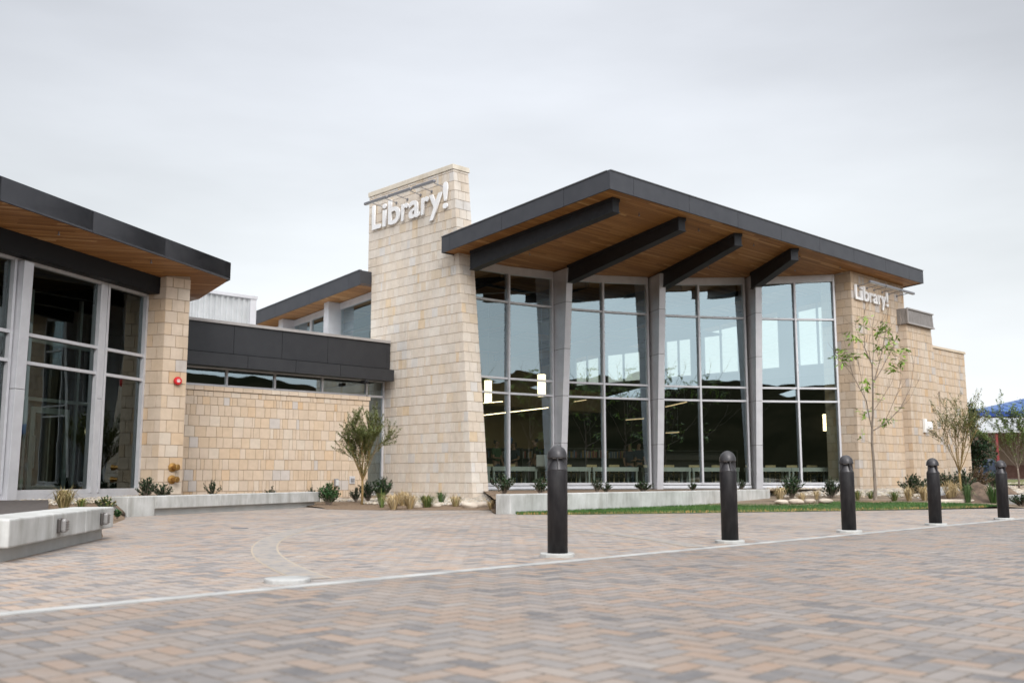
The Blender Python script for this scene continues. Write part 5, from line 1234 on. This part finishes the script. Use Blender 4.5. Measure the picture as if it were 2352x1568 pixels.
# ------------------------------------------------------------------ inside the library
def table(label, c, d, L_):
    t = thing('reading_table', label, 'table', c, 0, 'tables behind the glass front'); s_ = Vector((d.y, -d.x, 0))
    b = MB(); b.box(c + ZU * .76, L_ / 2, .38, .02, d); b.box(c + ZU * .69 + s_ * .36, L_ / 2, .015, .055, d); b.box(c + ZU * .69 - s_ * .36, L_ / 2, .015, .055, d); b.build('tabletop', M['table'], t)
    for x in (-1, 1):
        for y in (-1, 1):
            b = MB(); b.box(c + d * x * (L_ / 2 - .06) + s_ * y * .33 + ZU * .36, .03, .03, .36, d); b.build('leg', M['table'], t)
    return t
def chair_proto():
    t = thing('library_chair', 'x', 'chair')
    b = MB(); b.box((0, 0, .44), .21, .2, .02); b.build('seat', M['darkwood'], t)
    b = MB(); b.box((0, -.20, .80), .20, .012, .075); b.build('backrest', M['ash'], t)
    for x in (-1, 1):
        b = MB(); b.bar((x * .19, -.20, 0), (x * .185, -.21, .86), .032, .036); b.build('leg', M['ash'], t)
        b = MB(); b.bar((x * .2, .18, 0), (x * .2, .18, .58), .032, .034); b.build('leg', M['ash'], t)
    b = MB(); b.bar((-.2, .18, .575), (0, .19, .56), .03, .035); b.bar((0, .19, .56), (.2, .18, .575), .03, .035)
    for x in (-1, 1): b.bar((x * .2, .18, .575), (x * .19, -.2, .56), .03, .03)
    b.build('arm_rail', M['ash'], t)
    return t
chp = chair_proto(); chused = False
chl = []
ti = 0
TN = ['leftmost pale table behind the glass, beside the tower', 'second pale table from the tower behind the glass', 'third pale table, left half of the bay right of the first column', 'fourth pale table, left of the second column', 'fifth pale table, right of the second column', 'sixth pale table, behind the second bollard', 'seventh pale table, right of the third column', 'rightmost pale table, beside the right stone corner']
mids = []
for a0, am, a1 in bays: mids += [(a0, am), (am, a1)]
CN = ['left', 'right']
for k, (a0, a1) in enumerate(mids):
    p, q = wp(a0), wp(a1); d = (q - p).normalized(); inn = Vector((-d.y, d.x, 0)); L_ = (q - p).length + .02
    c = (p + q) / 2 + inn * 1.25; c.z = FZ
    table(TN[k], c, d, L_)
    for s_, x in enumerate((-.26, .24)):
        o = chp if not chused else copy_tree(chp); chused = True
        cc = c + d * (x * L_) + inn * .42; o.location = (cc.x, cc.y, FZ)
        o.rotation_euler.z = math.atan2(d.y, d.x) + math.pi + R.uniform(-.08, .08)
        tag(o, CN[s_] + ' pale wood chair at the ' + TN[k].split(',')[0].replace(' behind the glass', '').replace(' from the tower', ''), 'chair', 'chairs at the tables behind the glass')
BKM = [mat('book_' + n_, c, .6) for n_, c in (('grey', (.22, .22, .22)), ('ochre', (.26, .17, .07)), ('blue', (.06, .09, .15)), ('red', (.20, .05, .04)))]
bkp = []
for m_ in BKM:
    b = MB(); b.box((0, 0, .13), .022, .09, .13); o = b.build('book', m_); bkp.append(o)
bn = [0]
def bookcase(label, c, d, L_, rows_=4, books=True):
    t = thing('bookcase', label, 'bookcase', c, 0, 'bookcases inside the library'); s_ = Vector((d.y, -d.x, 0)); H = .36 * rows_ + .08
    for x in (-1, 1): b = MB(); b.box(c + d * x * L_ / 2 + ZU * H / 2, .02, .16, H / 2, d); b.build('side_panel', M['darkwood'], t)
    b = MB(); b.box(c - s_ * .15 + ZU * H / 2, L_ / 2, .01, H / 2, d); b.build('back_panel', M['darkwood'], t)
    for k in range(rows_ + 1):
        b = MB(); b.box(c + ZU * (.06 + k * .36), L_ / 2, .15, .012, d); b.build('shelf', M['darkwood'], t)
    if books:
        for k in range(rows_ - 1, rows_):
            x = -L_ / 2 + .08
            while x < L_ / 2 - .06:
                if R.random() < .85:
                    i = R.randrange(4)
                    o = bkp[i] if not bkp[i].get('used') else bkp[i].copy()
                    if o is not bkp[i]: COL.objects.link(o)
                    bkp[i]['used'] = 1
                    p = c + d * x + s_ * R.uniform(.02, .06) + ZU * (.075 + k * .36); o.location = p; o.rotation_euler.z = math.atan2(d.y, d.x); o.scale = (R.uniform(.7, 1.3), 1, R.uniform(.75, 1.1))
                    cn_ = BKM[i].name.split('_')[1]
                    tag(o, 'upright ' + cn_ + ' book on a dark bookcase inside the library', 'book', cn_ + ' books on the bookcases'); bn[0] += 1
                x += R.uniform(.045, .075)
for u, Y, L_, l_, bk_ in ((1150, 37.5, 1.6, 'dark bookcase behind the people nearest the tower', True), (1196, 38.5, 1.8, 'dark bookcase behind the woman by the first mullion', True), (1335, 37.5, 1.7, 'dark bookcase in the bay right of the first column', True), (1425, 38.5, 1.7, 'dark magazine rack left of the couple', True), (1610, 41.0, 3.0, 'low dark bookcase in the third bay', False), (1880, 44.0, 3.2, 'dark bookcase at the right end of the reading room', True)):
    q = at(u, 1080, Y); bookcase(l_, Vector((q.x, q.y, FZ)), Vector((1, .12, 0)).normalized(), L_, 4, bk_)
for o in bkp:
    if o.get('used'): del o['used']
def pend(u, v0, v1, Y, label, r_=.13):
    p1, p0 = at(u, v0, Y), at(u, v1, Y); t = thing('pendant_lamp', label, 'lamp', p0, 0, 'lit pendant lamps'); c = Vector((p0.x, p0.y, 0))
    b = MB(); b.lathe([(r_, p0.z), (r_, p1.z)], 24, c); b.build('lamp_shade', M['lamp'], t)
    b = MB(); b.lathe([(r_ * .5, p1.z), (r_ * 1.02, p1.z + .0), (r_ * 1.02, p1.z + .03), (.02, p1.z + .06)], 20, c); b.tube([c + ZU * p1.z, c + ZU * 6.9], .008, 6); b.build('suspension', M['lamparm'], t)
pend(1121, 874, 924, 34.8, 'glowing cylinder pendant lamp beside the tower'); pend(1244, 860, 910, 34.5, 'glowing cylinder pendant lamp left of the first column', .14)
pend(1897, 951, 989, 39.2, 'glowing cylinder pendant lamp inside the last pane', .10); pend(1926, 949, 989, 38.6, 'glowing cylinder pendant lamp half hidden by the right stone corner', .10)
for u0, v0, u1, v1, Y0_, Y1_, l_ in ((1111, 925, 1154, 922, 37, 37.5, 'short glowing strip lamp beside the tower'), (1112, 953, 1259, 936, 36, 38, 'long glowing strip lamp across the first bay'), (1319, 922, 1346, 918, 38, 38.5, 'short glowing strip lamp right of the first column'), (1437, 964, 1479, 961, 43, 43, 'faint strip lamp left of the second column'), (1529, 934, 1577, 923, 40, 38, 'slanting glowing strip lamp right of the second column'), (1529, 994, 1560, 992, 45, 45, 'low strip lamp in the third bay, leftmost of the low ones'), (1588, 984, 1632, 981, 45, 45, 'low strip lamp in the third bay crossing the mullion'), (1653, 986, 1700, 983, 44, 44, 'low strip lamp left of the third column')):
    p0, p1 = at(u0, v0, Y0_), at(u1, v1, Y1_); t = thing('strip_lamp', l_, 'lamp', p0, 0, 'lit strip lamps'); b = MB(); b.bar(p0, p1, .035, .022); b.build('diffuser', M['strip'] if 'first bay' in l_ or 'beside the tower' in l_ else M['dimstrip'], t)
    b = MB(); b.bar(p0 + ZU * .045, p1 + ZU * .045, .06, .035)
    for f in (.1, .9): q = p0.lerp(p1, f); b.tube([q + ZU * .05, q + ZU * 1.6], .004, 4)
    b.build('housing', M['lamparm'], t)
p = at(1169, 1013, 36.0); t = thing('balloon', 'blue balloon floating beside the people inside', 'balloon', p)
b = MB(); b.lathe([(.01, -.19), (.06, -.15), (.12, -.06), (.145, .04), (.12, .12), (.06, .165), (.01, .175)], 20, p); b.build('envelope', mat('blue_rubber', (.05, .11, .24), .3), t, smooth=True)
b = MB(); b.tube([p - ZU * .19, p - ZU * .7 + Vector((.03, 0, 0)), Vector((p.x, p.y, FZ + .85))], .004, 4); b.build('string', M['white'], t)
p = at(1245, 1062, 33.8); t = thing('desk_notice', 'white card notice standing on the second table', 'notice', Vector((p.x, p.y, FZ + .78))); p.z = FZ + .78
b = MB(); b.box(p + ZU * .2, .19, .01, .2); b.build('card', M['white'], t); b = MB(); b.box(p + ZU * .012, .15, .06, .012); b.build('stand', M['greyp'], t)

# people standing inside
SK = mat('skin', (.27, .16, .11), .55)
def skin_mesh(name, verts, edges, radii, m_, parent, root=0):
    me = bpy.data.meshes.new(name); me.from_pydata(verts, edges, []); me.materials.append(m_)
    o = bpy.data.objects.new(name, me); COL.objects.link(o); o.parent = parent
    md = o.modifiers.new('skin', 'SKIN'); md.use_smooth_shade = True
    for v, r_ in zip(me.skin_vertices[0].data, radii): v.radius = r_ if isinstance(r_, tuple) else (r_, r_)
    me.skin_vertices[0].data[root].use_root = True
    sb_ = o.modifiers.new('subsurf', 'SUBSURF'); sb_.levels = 1; sb_.render_levels = 2
    return o
def person(label, p, rz, shirt, trous, hair, armz=(0., 0.), longhair=False, k=1.):
    t = thing('person', label, 'person', p, rz); t.scale = (k, k, k)
    vs = [(0, 0, .95), (0, -.01, 1.12), (0, -.01, 1.34), (0, 0, 1.45), (0, .015, 1.52), (0, .03, 1.60), (0, .03, 1.70)]
    ed = [(0, 1), (1, 2), (2, 3), (3, 4), (4, 5), (5, 6)]; rd = [(.14, .11), (.125, .10), (.16, .11), (.07, .06), (.052, .055), (.078, .092), (.07, .085)]
    arms = []
    for s_, az_ in zip((-1, 1), armz):
        n = len(vs); sh = Vector((s_ * .19, 0, 1.40)); el = sh + Vector((s_ * .05, .05 * az_, -.29)); wr_ = el + Vector((-s_ * .02 * (1 + 4 * az_), .06 + .19 * az_, -.25 * (1 - az_))); hd = wr_ + (wr_ - el).normalized() * .06
        vs += [tuple(sh), tuple(el), tuple(wr_), tuple(hd)]; ed += [(2, n), (n, n + 1), (n + 1, n + 2), (n + 2, n + 3)]; rd += [.056, .043, .03, (.042, .022)]; arms.append((sh, el, wr_))
        m = len(vs); dirf = (hd - wr_).normalized(); side_ = Vector((0, 1, 0)) if abs(dirf.y) < .7 else Vector((1, 0, 0))
        for fi, off in enumerate((-.03, -.01, .01, .03)):
            L_ = (.06, .075, .07, .052)[fi]; vs += [tuple(hd + side_ * off + dirf * .03), tuple(hd + side_ * off + dirf * (.03 + L_) + Vector((-s_ * .015, 0, 0)))]; ed += [(n + 3, m + fi * 2), (m + fi * 2, m + fi * 2 + 1)]; rd += [.009, .007]
        m = len(vs); vs += [tuple(wr_ + side_ * .05 + dirf * .04)]; ed += [(n + 2, m)]; rd += [.010]
        n = len(vs); vs += [(s_ * .09, 0, .88), (s_ * .10, .015, .50), (s_ * .10, -.02, .09), (s_ * .11, .12, .035)]; ed += [(0, n), (n, n + 1), (n + 1, n + 2), (n + 2, n + 3)]; rd += [.088, .058, .042, (.045, .03)]
    m = len(vs); vs += [(0, .125, 1.615)]; ed += [(5, m)]; rd += [.014]
    skin_mesh('body', vs, ed, rd, SK, t)
    v2 = [(0, 0, .93), (0, -.01, 1.12), (0, -.01, 1.34), (0, 0, 1.42)]; e2 = [(0, 1), (1, 2), (2, 3)]; r2 = [(.165, .13), (.145, .12), (.18, .13), (.10, .085)]
    for sh, el, _ in arms: n = len(v2); v2 += [tuple(sh), tuple(sh.lerp(el, .75))]; e2 += [(2, n), (n, n + 1)]; r2 += [.072, .062]
    skin_mesh('shirt', v2, e2, r2, shirt, t)
    v2 = [(0, 0, .96), (0, 0, .90)]; e2 = [(0, 1)]; r2 = [(.155, .12), (.165, .125)]
    for s_ in (-1, 1): n = len(v2); v2 += [(s_ * .09, 0, .86), (s_ * .10, .015, .50), (s_ * .10, -.02, .09)]; e2 += [(1, n), (n, n + 1), (n + 1, n + 2)]; r2 += [.10, .07, .06]
    skin_mesh('trousers', v2, e2, r2, trous, t)
    hv_ = [(0, -.012, 1.74), (0, -.045, 1.66)] + ([(0, -.07, 1.54), (0, -.06, 1.42)] if longhair else [(0, -.045, 1.60)]); skin_mesh('hair', hv_, [(i, i + 1) for i in range(len(hv_) - 1)], [(.075, .085), (.09, .085)] + ([(.10, .06), (.08, .04)] if longhair else [(.07, .06)]), hair, t)
    b = MB()
    for s_ in (-1, 1):
        b.lathe([(.003, -.004), (.010, 0), (.003, .006)], 8, Vector((s_ * .03, .118, 1.645)), Vector((0, 1, 0)))
    b.box((0, .119, 1.565), .022, .004, .005); o = b.build('face', M['int_dark'], None); o.parent = t
    return t
C = lambda n_, c: mat(n_, c, .8)
navy, black, green, jean, brown, blk = C('navy_cloth', (.02, .03, .055)), C('black_cloth', (.012, .012, .014)), C('green_cloth', (.05, .10, .05)), C('denim', (.04, .06, .10)), C('brown_hair', (.05, .03, .018)), C('black_hair', (.012, .010, .009))
for u, Y, rz, a_ in ((1140, 35.4, -2.2, ('person in a dark green and navy top standing beside the tower', green, jean, blk, (.3, .9), False, 1.0)), (1180, 36.0, 2.6, ('woman with long dark hair and navy sleeves by the first mullion', navy, jean, brown, (.8, .8), True, .97)), (1230, 35.6, 1.5, ('man in a black jacket seen from the side near the first column', black, black, blk, (.2, .5), False, 1.03)), (1447, 37.6, 2.9, ('woman with dark hair in the second bay, left of the pair', navy, jean, brown, (.9, .4), True, .96)), (1467, 38.0, -2.7, ('person with striped navy sleeves in the second bay, right of the pair', navy, black, blk, (.5, .9), False, 1.0))):
    q = at(u, 1070, Y); person(a_[0], Vector((q.x, q.y, FZ)), rz, *a_[1:])
